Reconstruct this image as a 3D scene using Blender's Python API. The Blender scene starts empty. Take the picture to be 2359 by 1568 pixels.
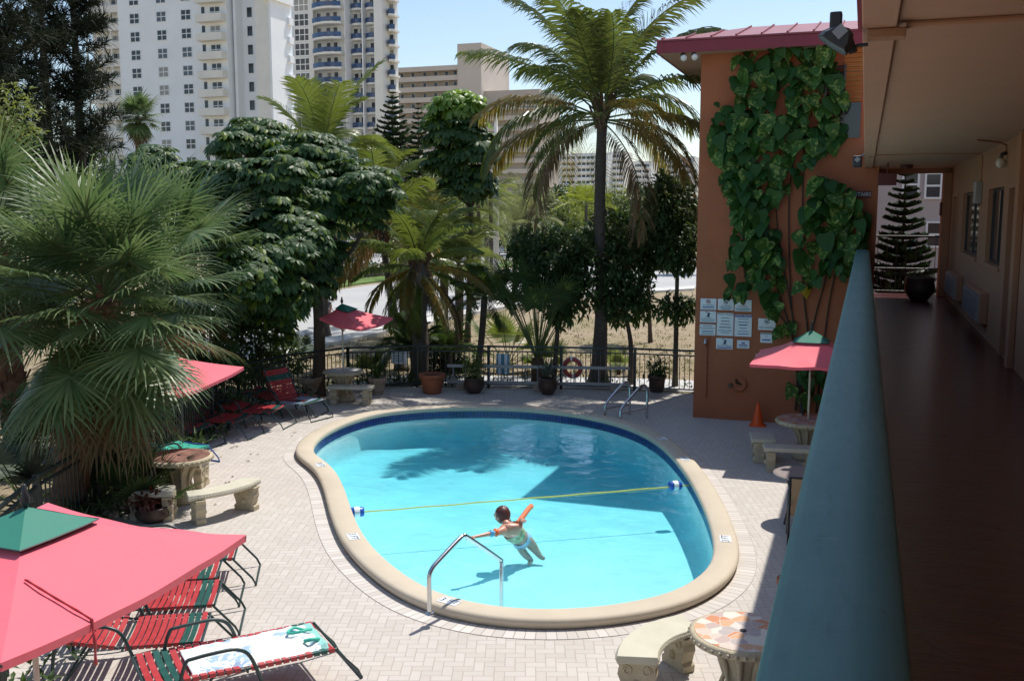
import bpy, math, random
from mathutils import Vector as V, Matrix
SC=bpy.context.scene; COL=SC.collection
PI=math.pi; sin=math.sin; cos=math.cos; rad=math.radians
# ---------------------------------------------------------------- camera model (used to survey positions on the ground)
F=2293.; TILT=math.atan(299/F); YAW=rad(19.4); EYE=4.4
def P(x,y,z=0.,Y=None,X=None):
    a=(x-1179.5)/F; b=-(y-784)/F
    fw=cos(TILT)+b*sin(TILT); up=-sin(TILT)+b*cos(TILT)
    dx=a*cos(YAW)-fw*sin(YAW); dy=a*sin(YAW)+fw*cos(YAW)
    t=(Y/dy) if Y is not None else (X/dx) if X is not None else (z-EYE)/up
    return V((dx*t,dy*t,EYE+up*t))
FWD=V((-sin(YAW),cos(YAW),0)); RGT=V((cos(YAW),sin(YAW),0))
# ---------------------------------------------------------------- mesh helpers
class MB:
    def __init__(s): s.v=[]; s.f=[]; s.mi=[]
    def add(s,vs,fs,m=0):
        o=len(s.v); s.v.extend(tuple(p) for p in vs)
        for f in fs: s.f.append(tuple(i+o for i in f)); s.mi.append(m)
    def bx(s,x0,x1,y0,y1,z0,z1,m=0):
        s.add([(x0,y0,z0),(x1,y0,z0),(x1,y1,z0),(x0,y1,z0),(x0,y0,z1),(x1,y0,z1),(x1,y1,z1),(x0,y1,z1)],
              [(3,2,1,0),(4,5,6,7),(0,1,5,4),(1,2,6,5),(2,3,7,6),(3,0,4,7)],m)
    def obox(s,c,ax,ay,az,m=0):
        c=V(c);ax=V(ax);ay=V(ay);az=V(az)
        s.add([c+i*ax+j*ay+k*az for k in(-1,1) for j,i in((-1,-1),(-1,1),(1,1),(1,-1))],
              [(3,2,1,0),(4,5,6,7),(0,1,5,4),(1,2,6,5),(2,3,7,6),(3,0,4,7)],m)
    def bar(s,a,b,w,h,m=0):
        a=V(a);b=V(b);d=b-a; L=d.length; d/=L
        u=d.cross(V((0,0,1)));  u=u.normalized() if u.length>1e-4 else V((1,0,0))
        n=u.cross(d); s.obox((a+b)/2,d*L/2,u*w/2,n*h/2,m)
    def tube(s,pts,r,m=0,n=6,cap=True):
        pts=[V(p) for p in pts]; k=len(pts)
        rs=r if isinstance(r,(list,tuple)) else [r]*k
        t0=(pts[1]-pts[0]).normalized(); u=t0.cross(V((0,0,1)))
        if u.length<1e-3: u=t0.cross(V((1,0,0)))
        u.normalize(); vs=[]
        for i in range(k):
            t=(pts[min(i+1,k-1)]-pts[max(i-1,0)]).normalized()
            u=(u-t*u.dot(t)); u.normalize(); w=t.cross(u)
            for j in range(n):
                a=2*PI*j/n; vs.append(pts[i]+(u*cos(a)+w*sin(a))*rs[i])
        fs=[(i*n+j,i*n+(j+1)%n,(i+1)*n+(j+1)%n,(i+1)*n+j) for i in range(k-1) for j in range(n)]
        if cap: fs+=[tuple(range(n-1,-1,-1)),tuple((k-1)*n+j for j in range(n))]
        s.add(vs,fs,m)
    def lathe(s,prof,c=(0,0,0),m=0,n=24,sx=1,sy=1):
        c=V(c); k=len(prof)
        vs=[c+V((r*cos(2*PI*j/n)*sx,r*sin(2*PI*j/n)*sy,z)) for r,z in prof for j in range(n)]
        fs=[(i*n+j,i*n+(j+1)%n,(i+1)*n+(j+1)%n,(i+1)*n+j) for i in range(k-1) for j in range(n)]
        fs+=[tuple(range(n-1,-1,-1)),tuple((k-1)*n+j for j in range(n))]
        s.add(vs,fs,m)
    def prism(s,poly,z0,z1,m=0):
        n=len(poly)
        s.add([(x,y,z0) for x,y in poly]+[(x,y,z1) for x,y in poly],
              [tuple(range(n-1,-1,-1)),tuple(range(n,2*n))]+[(i,(i+1)%n,n+(i+1)%n,n+i) for i in range(n)],m)
    def ball(s,c,r,m=0,n=10,k=6,sz=1):
        s.lathe([(max(r*sin(PI*i/k),1e-4),-r*cos(PI*i/k)*sz) for i in range(k+1)],c,m,n)
    def xf(s,M,i0=0):
        for i in range(i0,len(s.v)): s.v[i]=tuple(M@V(s.v[i]))
def link(o): COL.objects.link(o); return o
def tag(o,label=None,cat=None,group=None,kind=None):
    if label: o['label']=label
    if cat: o['category']=cat
    if group: o['group']=group
    if kind: o['kind']=kind
    return o
def obj(name,mb,mats,parent=None,smooth=False,bevel=0,world=False,seg=2):
    me=bpy.data.meshes.new(name); me.from_pydata(mb.v,[],mb.f)
    if not isinstance(mats,(list,tuple)): mats=[mats]
    for m in mats: me.materials.append(m)
    me.polygons.foreach_set('material_index',[min(i,len(mats)-1) for i in mb.mi])
    if smooth: me.polygons.foreach_set('use_smooth',[True]*len(mb.f))
    me.update(); o=link(bpy.data.objects.new(name,me))
    if parent is not None:
        o.parent=parent
        if world: o.matrix_parent_inverse=parent_mat(parent).inverted()
    if bevel:
        b=o.modifiers.new('bevel','BEVEL'); b.width=bevel; b.segments=seg; b.limit_method='ANGLE'; b.angle_limit=rad(40)
    if smooth=='auto':
        pass
    return o
def parent_mat(o):
    M=Matrix.LocRotScale(o.location,o.rotation_euler,o.scale)
    return (parent_mat(o.parent)@M) if o.parent else M
def thing(name,label,cat,loc=(0,0,0),rz=0,group=None):
    o=link(bpy.data.objects.new(name,None)); o.location=loc; o.rotation_euler=(0,0,rz)
    o.empty_display_size=.2
    return tag(o,label,cat,group)
def copy_tree(o,parent=None):
    kids=[c for c in bpy.data.objects if c.parent==o]
    c=o.copy(); COL.objects.link(c)
    if parent is not None: c.parent=parent
    for k in kids: copy_tree(k,c)
    return c
def struct(name,mb,mats,**k): return tag(obj(name,mb,mats,**k),kind='structure')
# ---------------------------------------------------------------- materials
class NT:
    def __init__(s,name):
        s.m=bpy.data.materials.new(name); s.m.use_nodes=True; s.t=s.m.node_tree; s.n=s.t.nodes; s.n.clear()
        s.out=s.n.new('ShaderNodeOutputMaterial')
    def N(s,typ,ins=None,**kw):
        n=s.n.new('ShaderNode'+typ)
        for k,v in kw.items(): setattr(n,k,v)
        for k,v in (ins or {}).items():
            if hasattr(v,'links') or isinstance(v,bpy.types.NodeSocket): s.t.links.new(v,n.inputs[k])
            else: n.inputs[k].default_value=v
        return n
    def math(s,op,a,b=0,c=0): return s.N('Math',{0:a,1:b,2:c},operation=op).outputs[0]
    def mix(s,f,a,b):
        n=s.N('Mix',data_type='RGBA')
        for i,v in ((0,f),(6,a),(7,b)):
            if isinstance(v,bpy.types.NodeSocket): s.t.links.new(v,n.inputs[i])
            else: n.inputs[i].default_value=v
        return n.outputs[2]
    def surf(s,sock): s.t.links.new(sock,s.out.inputs[0])
def c4(c,k=1): return (min(c[0]*k,1),min(c[1]*k,1),min(c[2]*k,1),1)
def M(name,col,rough=.6,var=.15,scale=4,bump=0,bscale=40,metal=0,spec=.5,col2=None,stretch=None,coat=0,dirt=0,sheen=0):
    t=NT(name); co=t.N('TexCoord').outputs['Object']
    if stretch: co=t.N('Mapping',{0:co,'Scale':stretch}).outputs[0]
    nz=t.N('TexNoise',{'Vector':co,'Scale':scale,'Detail':5,'Roughness':.6}).outputs[0]
    r=t.N('MapRange',{0:nz,1:.3,2:.7}).outputs[0]
    c=t.mix(r,c4(col,1-var),c4(col2,1) if col2 else c4(col,1+var))
    if dirt:
        n2=t.N('TexNoise',{'Vector':co,'Scale':scale*.35,'Detail':8,'Roughness':.7}).outputs[0]
        d=t.N('MapRange',{0:n2,1:.52,2:.75,4:dirt}).outputs[0]
        c=t.mix(d,c,c4((col[0]*.35,col[1]*.33,col[2]*.3)))
    p=t.N('BsdfPrincipled',{'Base Color':c,'Metallic':metal,'Specular IOR Level':spec,'Coat Weight':coat,'Sheen Weight':sheen})
    rr=t.N('MapRange',{0:nz,3:max(rough-.1,.02),4:min(rough+.1,1)}).outputs[0]; t.t.links.new(rr,p.inputs['Roughness'])
    if bump:
        bn=t.N('TexNoise',{'Vector':co,'Scale':bscale,'Detail':4}).outputs[0]
        b=t.N('Bump',{'Strength':bump,'Distance':.02,'Height':bn}); t.t.links.new(b.outputs[0],p.inputs['Normal'])
    t.surf(p.outputs[0]); return t.m
def leafM(name,c1,c2,rough=.4,tr=.25,spec=.5,c3=None,f3=.9,trcol=None):
    t=NT(name); r=t.N('NewGeometry').outputs['Random Per Island']
    c=t.mix(r,c4(c1),c4(c2))
    if c3:
        r2=t.math('FRACT',t.math('MULTIPLY',r,7.31)); c=t.mix(t.math('GREATER_THAN',r2,f3),c,c4(c3))
    p=t.N('BsdfPrincipled',{'Base Color':c,'Roughness':rough,'Specular IOR Level':spec})
    tl=t.N('BsdfTranslucent',{'Color':t.mix(.5,c,c4(trcol or (c2[0]*1.6,c2[1]*1.6,c2[2]*.6)))})
    mx=t.N('MixShader',{0:tr,1:p.outputs[0],2:tl.outputs[0]}); t.surf(mx.outputs[0]); return t.m
def flatM(name,col,rough=.5,metal=0,spec=.5):
    return M(name,col,rough,var=.06,scale=6,metal=metal,spec=spec)
m={}
m['white']=M('white_paint',(.93,.94,.94),.6,.04,.3,dirt=.08)
m['whitesh']=M('off_white_paint',(.84,.84,.82),.6,.05,.3)
m['cream']=M('cream_paint',(.86,.82,.73),.7,.06,.5)
m['beige']=M('beige_stucco',(.50,.435,.37),.8,.08,.2)
m['beige2']=M('pale_stucco',(.60,.53,.465),.8,.06,.2)
m['greywhite']=M('tower_paint',(.72,.71,.67),.6,.05,.3)
m['wglass']=M('window_glass_dark',(.025,.035,.045),.12,.5,.4,spec=.6)
t=NT('window_glass'); r=t.N('ObjectInfo').outputs['Random']; c=t.mix(t.math('GREATER_THAN',r,.72),c4((.025,.035,.045)),c4((.30,.29,.26))); c=t.mix(t.math('LESS_THAN',r,.2),c,c4((.09,.11,.13)))
p_=t.N('BsdfPrincipled',{'Base Color':c,'Roughness':.12,'Specular IOR Level':.6}); t.surf(p_.outputs[0]); m['tglass']=t.m
m['bglass']=M('balcony_glass_blue',(.03,.07,.17),.12,.3,.4,spec=.6)
m['terra']=M('terracotta_stucco',(.38,.125,.055),.85,.08,1.2,bump=.25,bscale=60,dirt=.35)
m['salmon']=M('salmon_stucco',(.37,.20,.115),.85,.07,.8,bump=.2,bscale=70,dirt=.15)
m['soffit']=M('soffit_paint',(.46,.27,.175),.8,.06,1,bump=.12,bscale=60)
m['teal0']=M('teal_cap_paint',(.066,.165,.19),.5,.10,2.5,bump=.05,bscale=18,col2=(.088,.20,.225),stretch=(3,.7,3),dirt=.2)
t=NT('worn_teal_paint'); co=t.N('TexCoord').outputs['Object']
a=t.N('TexNoise',{'Vector':co,'Scale':1.3,'Detail':8,'Roughness':.7}).outputs[0]
b=t.N('TexNoise',{'Vector':t.N('Mapping',{0:co,'Scale':(9,1.6,9)}).outputs[0],'Scale':4,'Detail':6,'Roughness':.65}).outputs[0]
d=t.N('TexNoise',{'Vector':t.N('Mapping',{0:co,'Scale':(7,26,7)}).outputs[0],'Scale':1.1,'Detail':3}).outputs[0]
sp=t.N('TexVoronoi',{'Vector':co,'Scale':7}).outputs['Distance']
c=t.mix(t.N('MapRange',{0:a,1:.3,2:.7}).outputs[0],c4((.080,.205,.190)),c4((.115,.255,.235)))
c=t.mix(t.N('MapRange',{0:b,1:.56,2:.78,4:.35}).outputs[0],c,c4((.05,.11,.105)))
c=t.mix(t.N('MapRange',{0:d,1:.66,2:.72,4:.3}).outputs[0],c,c4((.22,.32,.32)))
c=t.mix(t.N('MapRange',{0:sp,1:.05,2:.03,4:.7}).outputs[0],c,c4((.035,.045,.045)))
bp=t.N('Bump',{'Strength':.1,'Distance':.01,'Height':t.math('ADD',b,a)})
p_=t.N('BsdfPrincipled',{'Base Color':c,'Specular IOR Level':.35,'Roughness':t.N('MapRange',{0:b,3:.42,4:.62}).outputs[0],'Normal':bp.outputs[0]}); t.surf(p_.outputs[0]); m['teal']=t.m
m['redroof']=M('red_metal_roof',(.25,.05,.065),.45,.15,2)
m['redfascia']=M('red_fascia',(.22,.022,.042),.45,.12,2)
m['maroon']=M('maroon_door',(.10,.02,.018),.5,.15,2)
m['dark']=M('dark_metal',(.03,.032,.035),.45,.2,8)
m['fence']=M('fence_green_black',(.016,.028,.026),.45,.2,8)
m['frame']=M('dark_green_tube',(.025,.05,.05),.35,.2,8)
m['steel']=M('steel',(.62,.63,.64),.22,.05,8,metal=1)
m['alu']=M('aluminium',(.30,.31,.32),.45,.1,8,metal=.5)
m['redstrap']=M('red_vinyl_strap',(.42,.04,.045),.4,.15,9)
m['greenstrap']=M('green_vinyl_strap',(.015,.085,.07),.4,.15,9)
m['blackstrap']=M('dark_vinyl_strap',(.02,.02,.022),.5,.2,9)
m['umbred']=M('red_umbrella_cloth',(.86,.12,.165),.7,.05,2.5,bump=.22,bscale=4.5,sheen=.3)
m['umbgreen']=M('green_umbrella_cloth',(.025,.20,.14),.7,.07,3,bump=.08,bscale=9)
m['pole']=M('cream_pole',(.62,.58,.48),.4,.05,6)
m['stone']=M('cast_stone',(.50,.43,.30),.85,.14,5,bump=.5,bscale=35,dirt=.4)
m['stoneseat']=M('cast_stone_seat',(.56,.53,.42),.8,.08,4,bump=.25,bscale=60,dirt=.15)
m['coping']=M('tan_coping',(.55,.475,.365),.7,.06,1.5,bump=.25,bscale=120,dirt=.12)
m['plaster']=M('pool_plaster',(.72,.76,.77),.8,.09,1.1)
m['terrapot']=M('terracotta_pot',(.32,.11,.05),.8,.2,5,bump=.2)
m['darkpot']=M('brown_glazed_pot',(.06,.035,.025),.4,.25,5)
m['stonepot']=M('stone_planter',(.33,.27,.20),.9,.2,5,bump=.4)
m['soil']=M('soil',(.05,.035,.025),1,.3,20,bump=.5)
m['trunk']=M('palm_trunk_bark',(.10,.08,.065),.95,.35,5,bump=.9,bscale=12,stretch=(1,1,6))
m['bark']=M('tree_bark',(.09,.07,.05),.95,.35,6,bump=.8,bscale=16,stretch=(1,1,.4))
m['boots']=M('palm_boot_fibre',(.13,.065,.035),.95,.4,9,bump=.9,bscale=22)
m['stem']=M('green_stem',(.10,.14,.035),.6,.2,6)
m['vstem']=M('vine_stem',(.06,.045,.03),.9,.3,8)
m['sabal']=leafM('fan_palm_leaf',(.052,.108,.036),(.22,.265,.12),.40,.34,.42,trcol=(.20,.32,.09),c3=(.19,.17,.06),f3=.93)
m['saban']=leafM('fan_palm_old_leaf',(.16,.10,.045),(.10,.085,.035),.6,.2,.3)
m['coco']=leafM('coconut_leaf',(.065,.10,.028),(.135,.165,.05),.33,.42,.5)
m['cocoy']=leafM('coconut_leaf_yellowing',(.22,.16,.035),(.15,.15,.05),.4,.4,.4,c3=(.26,.15,.03),f3=.6)
m['cocob']=leafM('coconut_leaf_dry',(.26,.17,.09),(.16,.10,.045),.7,.2,.3)
m['palmy']=leafM('young_palm_leaf',(.11,.16,.03),(.17,.21,.06),.35,.4,.5)
m['scheff']=leafM('schefflera_leaf',(.030,.074,.024),(.065,.12,.036),.46,.30,.3,c3=(.14,.20,.03),f3=.86)
m['scheffl']=leafM('schefflera_young_leaf',(.14,.26,.035),(.20,.30,.06),.35,.45,.5)
m['broad']=leafM('dark_broad_leaf',(.032,.066,.024),(.078,.125,.040),.45,.36,.3)
m['bushg']=leafM('bush_leaf',(.12,.17,.05),(.20,.23,.08),.5,.42,.4)
m['bushy']=leafM('yellow_bush_leaf',(.30,.30,.025),(.20,.25,.035),.45,.45,.4)
m['bushd']=leafM('grey_bush_leaf',(.14,.17,.09),(.22,.23,.12),.55,.4,.4)
m['hedge']=leafM('hedge_leaf',(.03,.07,.02),(.06,.11,.03),.5,.2,.4)
m['casu']=leafM('casuarina_needles',(.012,.020,.012),(.032,.042,.022),.7,.12,.25)
m['norf']=leafM('norfolk_pine_needles',(.02,.045,.025),(.045,.085,.03),.5,.15,.4)
m['grey']=leafM('grey_green_leaf',(.07,.10,.075),(.11,.14,.10),.5,.15,.4)
m['purple']=leafM('purple_leaf',(.05,.018,.03),(.03,.04,.02),.4,.2,.4)
m['grassy']=leafM('grass_blade',(.20,.17,.08),(.14,.15,.05),.7,.25,.3)
# ---------------------------------------------------------------- world, sun, camera
SUNV=V((.17,.48,1)).normalized()
w=bpy.data.worlds.new('World'); SC.world=w; w.use_nodes=True
nt=w.node_tree; bg=nt.nodes['Background']; sk=nt.nodes.new('ShaderNodeTexSky'); sk.sky_type='NISHITA'; sk.sun_disc=False
sk.sun_elevation=math.asin(SUNV.z); sk.sun_rotation=math.atan2(SUNV.x,SUNV.y); sk.air_density=1.0; sk.dust_density=.8; sk.ozone_density=1.0
nt.links.new(sk.outputs[0],bg.inputs[0]); bg.inputs[1].default_value=.15
sl=bpy.data.lights.new('sun','SUN'); sl.energy=4.5; sl.angle=rad(.53); sl.color=(1,.95,.87)
so=link(bpy.data.objects.new('sun',sl)); so.rotation_euler=SUNV.to_track_quat('Z','Y').to_euler(); so.location=(5,15,30)
cd=bpy.data.cameras.new('camera'); cam=link(bpy.data.objects.new('camera',cd)); SC.camera=cam
cam.location=(0,0,EYE); cam.rotation_euler=(PI/2-TILT,0,YAW); cd.sensor_width=36; cd.lens=36*F/2359.; cd.clip_end=5000; cd.clip_start=.05
SC.view_settings.view_transform='Standard'; SC.view_settings.look='None'; SC.view_settings.exposure=.11; SC.view_settings.gamma=1
SC.cycles.max_bounces=8; SC.cycles.transparent_max_bounces=16
# ---------------------------------------------------------------- pool outline (inner lip, surveyed at z=.12)
lip=[(717,1035),(740,1002),(798,972),(870,951),(960,941),(1060,937),(1180,938),(1280,946),(1380,962),(1460,986),(1520,1020),(1568,1070),(1603,1125),(1630,1185),(1645,1240),(1646,1280),(1632,1308),(1590,1342),(1520,1372),(1400,1394),(1300,1402),(1200,1402),(1100,1390),(1010,1365),(950,1335),(890,1290),(850,1250),(825,1210),(808,1170),(795,1130),(780,1095),(757,1066),(732,1050)]
ctl=[P(x,y,.12) for x,y in lip]
def crom(pts,k,closed=True):
    n=len(pts); out=[]
    for i in range(n if closed else n-1):
        g=(lambda j:pts[j%n]) if closed else (lambda j:pts[max(0,min(n-1,j))])
        a,b,c,d=V(g(i-1)),V(g(i)),V(g(i+1)),V(g(i+2))
        for q in range(k):
            t=q/k; out.append(.5*((2*b)+(c-a)*t+(2*a-5*b+4*c-d)*t*t+(3*b-a-3*c+d)*t**3))
    if not closed: out.append(V(pts[-1]))
    return out
def resample(pts,n,closed=True):
    q=pts+[pts[0]] if closed else pts
    L=[0]
    for a,b in zip(q,q[1:]): L.append(L[-1]+(b-a).length)
    out=[];j=0
    for i in range(n):
        s=L[-1]*i/(n if closed else n-1)
        while j<len(L)-2 and L[j+1]<s: j+=1
        t=(s-L[j])/max(L[j+1]-L[j],1e-9); out.append(q[j].lerp(q[j+1],t))
    return out
NP=192
pool=resample(crom(ctl,8),NP)
for _ in range(10): pool=[(pool[i-1]+pool[i]*2+pool[(i+1)%NP])/4 for i in range(NP)]
area=sum(pool[i-1].x*pool[i].y-pool[i].x*pool[i-1].y for i in range(NP))
if area<0: pool.reverse()
cen=sum(pool,V((0,0,0)))/NP
def nrm(i):
    t=pool[(i+1)%NP]-pool[i-1]; return V((t.y,-t.x,0)).normalized()
def off(d,z): return [V((pool[i].x,pool[i].y,0))+nrm(i)*d+V((0,0,z)) for i in range(NP)]
def loft(mb,rings,m=0):
    vs=[p for r in rings for p in r]
    fs=[(a*NP+i,a*NP+(i+1)%NP,(a+1)*NP+(i+1)%NP,(a+1)*NP+i) for a in range(len(rings)-1) for i in range(NP)]
    mb.add(vs,fs,m)
CW=.315
mb=MB(); loft(mb,[off(-.0,.03),off(-.015,.075),off(.0,.112),off(.03,.13),off(CW-.05,.13),off(CW-.012,.115),off(CW,.085),off(CW-.015,.04),off(CW-.045,.0),off(CW-.05,-.05)])
cop=struct('pool_coping',mb,m['coping'],smooth=True)
def fd(p):
    t=max(0,min(1,(p.y-11.5)/6.)); t=t*t*(3-2*t); return -(.64+.10*t)
# pool basin: tile band, plaster wall and floor
t=NT('pool_tile'); tc=t.N('TexCoord').outputs['UV']
br=t.N('TexBrick',{'Vector':tc,'Scale':1.,'Color1':c4((.012,.014,.10)),'Color2':c4((.03,.03,.20)),'Mortar':c4((.08,.09,.17)),'Mortar Size':.006,'Brick Width':.075,'Row Height':.075},offset=0)
pp=t.N('BsdfPrincipled',{'Base Color':br.outputs[0],'Roughness':.15}); t.surf(pp.outputs[0]); m['tile']=t.m
mb=MB(); loft(mb,[off(.012,.06),off(.012,-.135)])
tb=struct('pool_tile_band',mb,m['tile'])
uv=tb.data.uv_layers.new(name='UVMap'); per=sum((pool[i]-pool[i-1]).length for i in range(NP))
for pl in tb.data.polygons:
    for li in pl.loop_indices:
        vi=tb.data.loops[li].vertex_index; i=vi%NP
        if i==0 and any(tb.data.loops[k].vertex_index%NP==NP-1 for k in pl.loop_indices): i=NP
        uv.data[li].uv=(i*per/NP, tb.data.vertices[vi].co.z)
mb=MB(); rings=[off(.02,-.12)]
bot=[V((p.x,p.y,fd(p)+.15)) for p in off(.02,0)]; rings.append(bot)
for fr in (.97,.92,.8,.65,.5,.35,.2,.08):
    ring=[]
    for p in off(.02,0):
        q=cen.lerp(p,fr); ring.append(V((q.x,q.y,fd(q)+(.05 if fr==.97 else 0))))
    rings.append(ring)
loft(mb,rings); n0=len(mb.v)-NP; mb.f.append(tuple(range(n0,n0+NP))); mb.mi.append(0)
struct('pool_basin',mb,m['plaster'],smooth=True)
# three curved entry steps by the handrail
hp=P(1110,1392,0); i0=min(range(NP),key=lambda i:(V((pool[i].x,pool[i].y,0))-hp).length)
mb=MB()
for k,(d,z) in enumerate(((.95,-.50),(.62,-.34),(.30,-.18))):
    idx=[(i0+j)%NP for j in range(-13,14)]
    poly=[(pool[i].x,pool[i].y) for i in idx]
    inn=[]
    for j,i in enumerate(idx):
        e=max(0,sin(PI*j/26))**.35; q=V((pool[i].x,pool[i].y,0))-nrm(i)*d*e; inn.append((q.x,q.y))
    mb.prism(poly+inn[::-1] if True else poly,fd(pool[i0])-.15-k*.01,z)
struct('pool_steps',mb,m['plaster'],bevel=.02)
# water
t=NT('pool_water'); co=t.N('TexCoord').outputs['Object']
n1=t.N('TexNoise',{'Vector':t.N('Mapping',{0:co,'Scale':(1,1.0,1)}).outputs[0],'Scale':3.2,'Detail':4,'Roughness':.55,'Distortion':.8}).outputs[0]
n2=t.N('TexNoise',{'Vector':co,'Scale':.8,'Detail':2}).outputs[0]
hh=t.math('ADD',t.math('MULTIPLY',n1,.45),n2)
b=t.N('Bump',{'Strength':.25,'Distance':.12,'Height':hh})
fr=t.N('Fresnel',{'IOR':1.33,'Normal':b.outputs[0]})
tr=t.N('BsdfTransparent',{'Color':(1,1,1,1)}); gl=t.N('BsdfGlossy',{'Color':(1,1,1,1),'Roughness':.015,'Normal':b.outputs[0]})
mx=t.N('MixShader',{0:fr.outputs[0],1:tr.outputs[0],2:gl.outputs[0]}); t.surf(mx.outputs[0])
va=t.N('VolumeAbsorption',{'Color':(.0,.84,.935,1),'Density':.46}); t.t.links.new(va.outputs[0],t.out.inputs['Volume'])
m['water']=t.m
mb=MB(); mb.prism([(p.x,p.y) for p in off(.035,0)],-2.0,-.045); struct('pool_water',mb,m['water'])
# ---------------------------------------------------------------- ground sheets with a hole for the pool
import bmesh
def holed(name,outer,inner,z,mat):
    bm=bmesh.new()
    for ring in (outer,inner):
        vs=[bm.verts.new((p[0],p[1],z)) for p in ring]
        for i in range(len(vs)): bm.edges.new((vs[i-1],vs[i]))
    bmesh.ops.triangle_fill(bm,edges=bm.edges[:],use_beauty=True,normal=(0,0,1))
    bmesh.ops.recalc_face_normals(bm,faces=bm.faces[:])
    me=bpy.data.meshes.new(name); bm.to_mesh(me); bm.free(); me.materials.append(mat)
    for p in me.polygons:
        if p.normal.z<0: p.flip()
    return tag(link(bpy.data.objects.new(name,me)),kind='structure')
# herringbone pavers
t=NT('herringbone_pavers'); co=t.N('TexCoord').outputs['Object']
mp=t.N('Mapping',{0:co,'Rotation':(0,0,rad(19.4+52)),'Scale':(1/.10,1/.10,1)}).outputs[0]
wob=t.N('TexNoise',{'Vector':co,'Scale':3}).outputs[1]
sp=t.N('SeparateXYZ',{0:mp}); u,v_=sp.outputs[0],sp.outputs[1]
iu=t.math('FLOOR',u); iv=t.math('FLOOR',v_); fu=t.math('SUBTRACT',u,iu); fv=t.math('SUBTRACT',v_,iv)
k=t.math('FLOORED_MODULO',t.math('SUBTRACT',iu,iv),4)
eq=[t.math('COMPARE',k,i,.1) for i in range(4)]
dl=t.math('ADD',fu,eq[1]); dr=t.math('ADD',t.math('SUBTRACT',1,fu),eq[0]); db=t.math('ADD',fv,eq[2]); dt=t.math('ADD',t.math('SUBTRACT',1,fv),eq[3])
d=t.math('MINIMUM',t.math('MINIMUM',dl,dr),t.math('MINIMUM',db,dt))
J=t.N('MapRange',{0:d,1:.02,2:.075,3:0,4:1},interpolation_type='SMOOTHSTEP').outputs[0]
bid=t.N('CombineXYZ',{0:t.math('SUBTRACT',iu,eq[1]),1:t.math('SUBTRACT',iv,eq[2])}).outputs[0]
wn=t.N('TexWhiteNoise',{0:bid}).outputs[0]
base=t.mix(wn,c4((.50,.46,.415)),c4((.56,.52,.475)))
big=t.N('TexNoise',{'Vector':co,'Scale':.7,'Detail':6,'Roughness':.65}).outputs[0]
base=t.mix(t.N('MapRange',{0:big,1:.45,2:.75,4:.35}).outputs[0],base,c4((.40,.36,.33)))
fine=t.N('TexNoise',{'Vector':co,'Scale':60,'Detail':3}).outputs[0]
base=t.mix(t.N('MapRange',{0:fine,1:.45,2:.8,4:.25}).outputs[0],base,c4((.38,.34,.30)))
colr=t.mix(J,c4((.395,.35,.305)),base)
bp=t.N('Bump',{'Strength':.35,'Distance':.006,'Height':t.math('ADD',J,t.math('MULTIPLY',fine,.3))})
pb=t.N('BsdfPrincipled',{'Base Color':colr,'Roughness':.8,'Normal':bp.outputs[0]}); t.surf(pb.outputs[0]); m['paver']=t.m
# soldier course (uses the ring's own UVs)
t=NT('soldier_course_pavers'); uvn=t.N('TexCoord').outputs['UV']
br=t.N('TexBrick',{'Vector':uvn,'Scale':1,'Color1':c4((.50,.46,.42)),'Color2':c4((.62,.58,.54)),'Mortar':c4((.30,.265,.23)),'Mortar Size':.005,'Brick Width':.10,'Row Height':.235,'Mortar Smooth':.3},offset=0)
pb=t.N('BsdfPrincipled',{'Base Color':br.outputs[0],'Roughness':.8}); t.surf(pb.outputs[0]); m['soldier']=t.m
# fence line
fpx=[(1600,808),(1520,805),(1450,803),(1300,800),(1150,798),(1050,797),(940,796),(855,796),(745,808),(660,818),(580,830)]
fl=[P(x,y,1.05) for x,y in fpx]; fl[0]=V((-3.36,fl[0].y,1.05))
fl+=[V((-12.2,16.6,1.05)),V((-11.2,13.7,1.05)),P(10,1145,1.05),V((-7.9,7.2,1.05)),P(0,1470,1.05),V((-5.2,4.2,1.05)),V((-4.6,2.0,1.05)),V((-4.5,-3,1.05))]
fl=[V((p.x,p.y,0)) for p in fl]
fenceline=resample(crom(fl,8,False),90,False)
deck_out=[(p.x-.1,p.y) for p in fenceline]+[(2.2,-3),(2.2,24.2),(-3.3,24.3)]
holed('pool_deck',deck_out,[(p.x,p.y) for p in off(CW-.02,0)],0,m['paver'])
mb=MB(); loft(mb,[off(CW-.03,.005),off(CW+.215,.005)]); sol=struct('paver_border',mb,m['soldier'])
uv=sol.data.uv_layers.new(name='UVMap')
for pl in sol.data.polygons:
    wrap=any(sol.data.loops[k].vertex_index%NP==NP-1 for k in pl.loop_indices)
    for li in pl.loop_indices:
        vi=sol.data.loops[li].vertex_index; i=vi%NP
        if i==0 and wrap: i=NP
        uv.data[li].uv=(i*per*1.1/NP,(.0 if vi<NP else .235))
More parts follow.
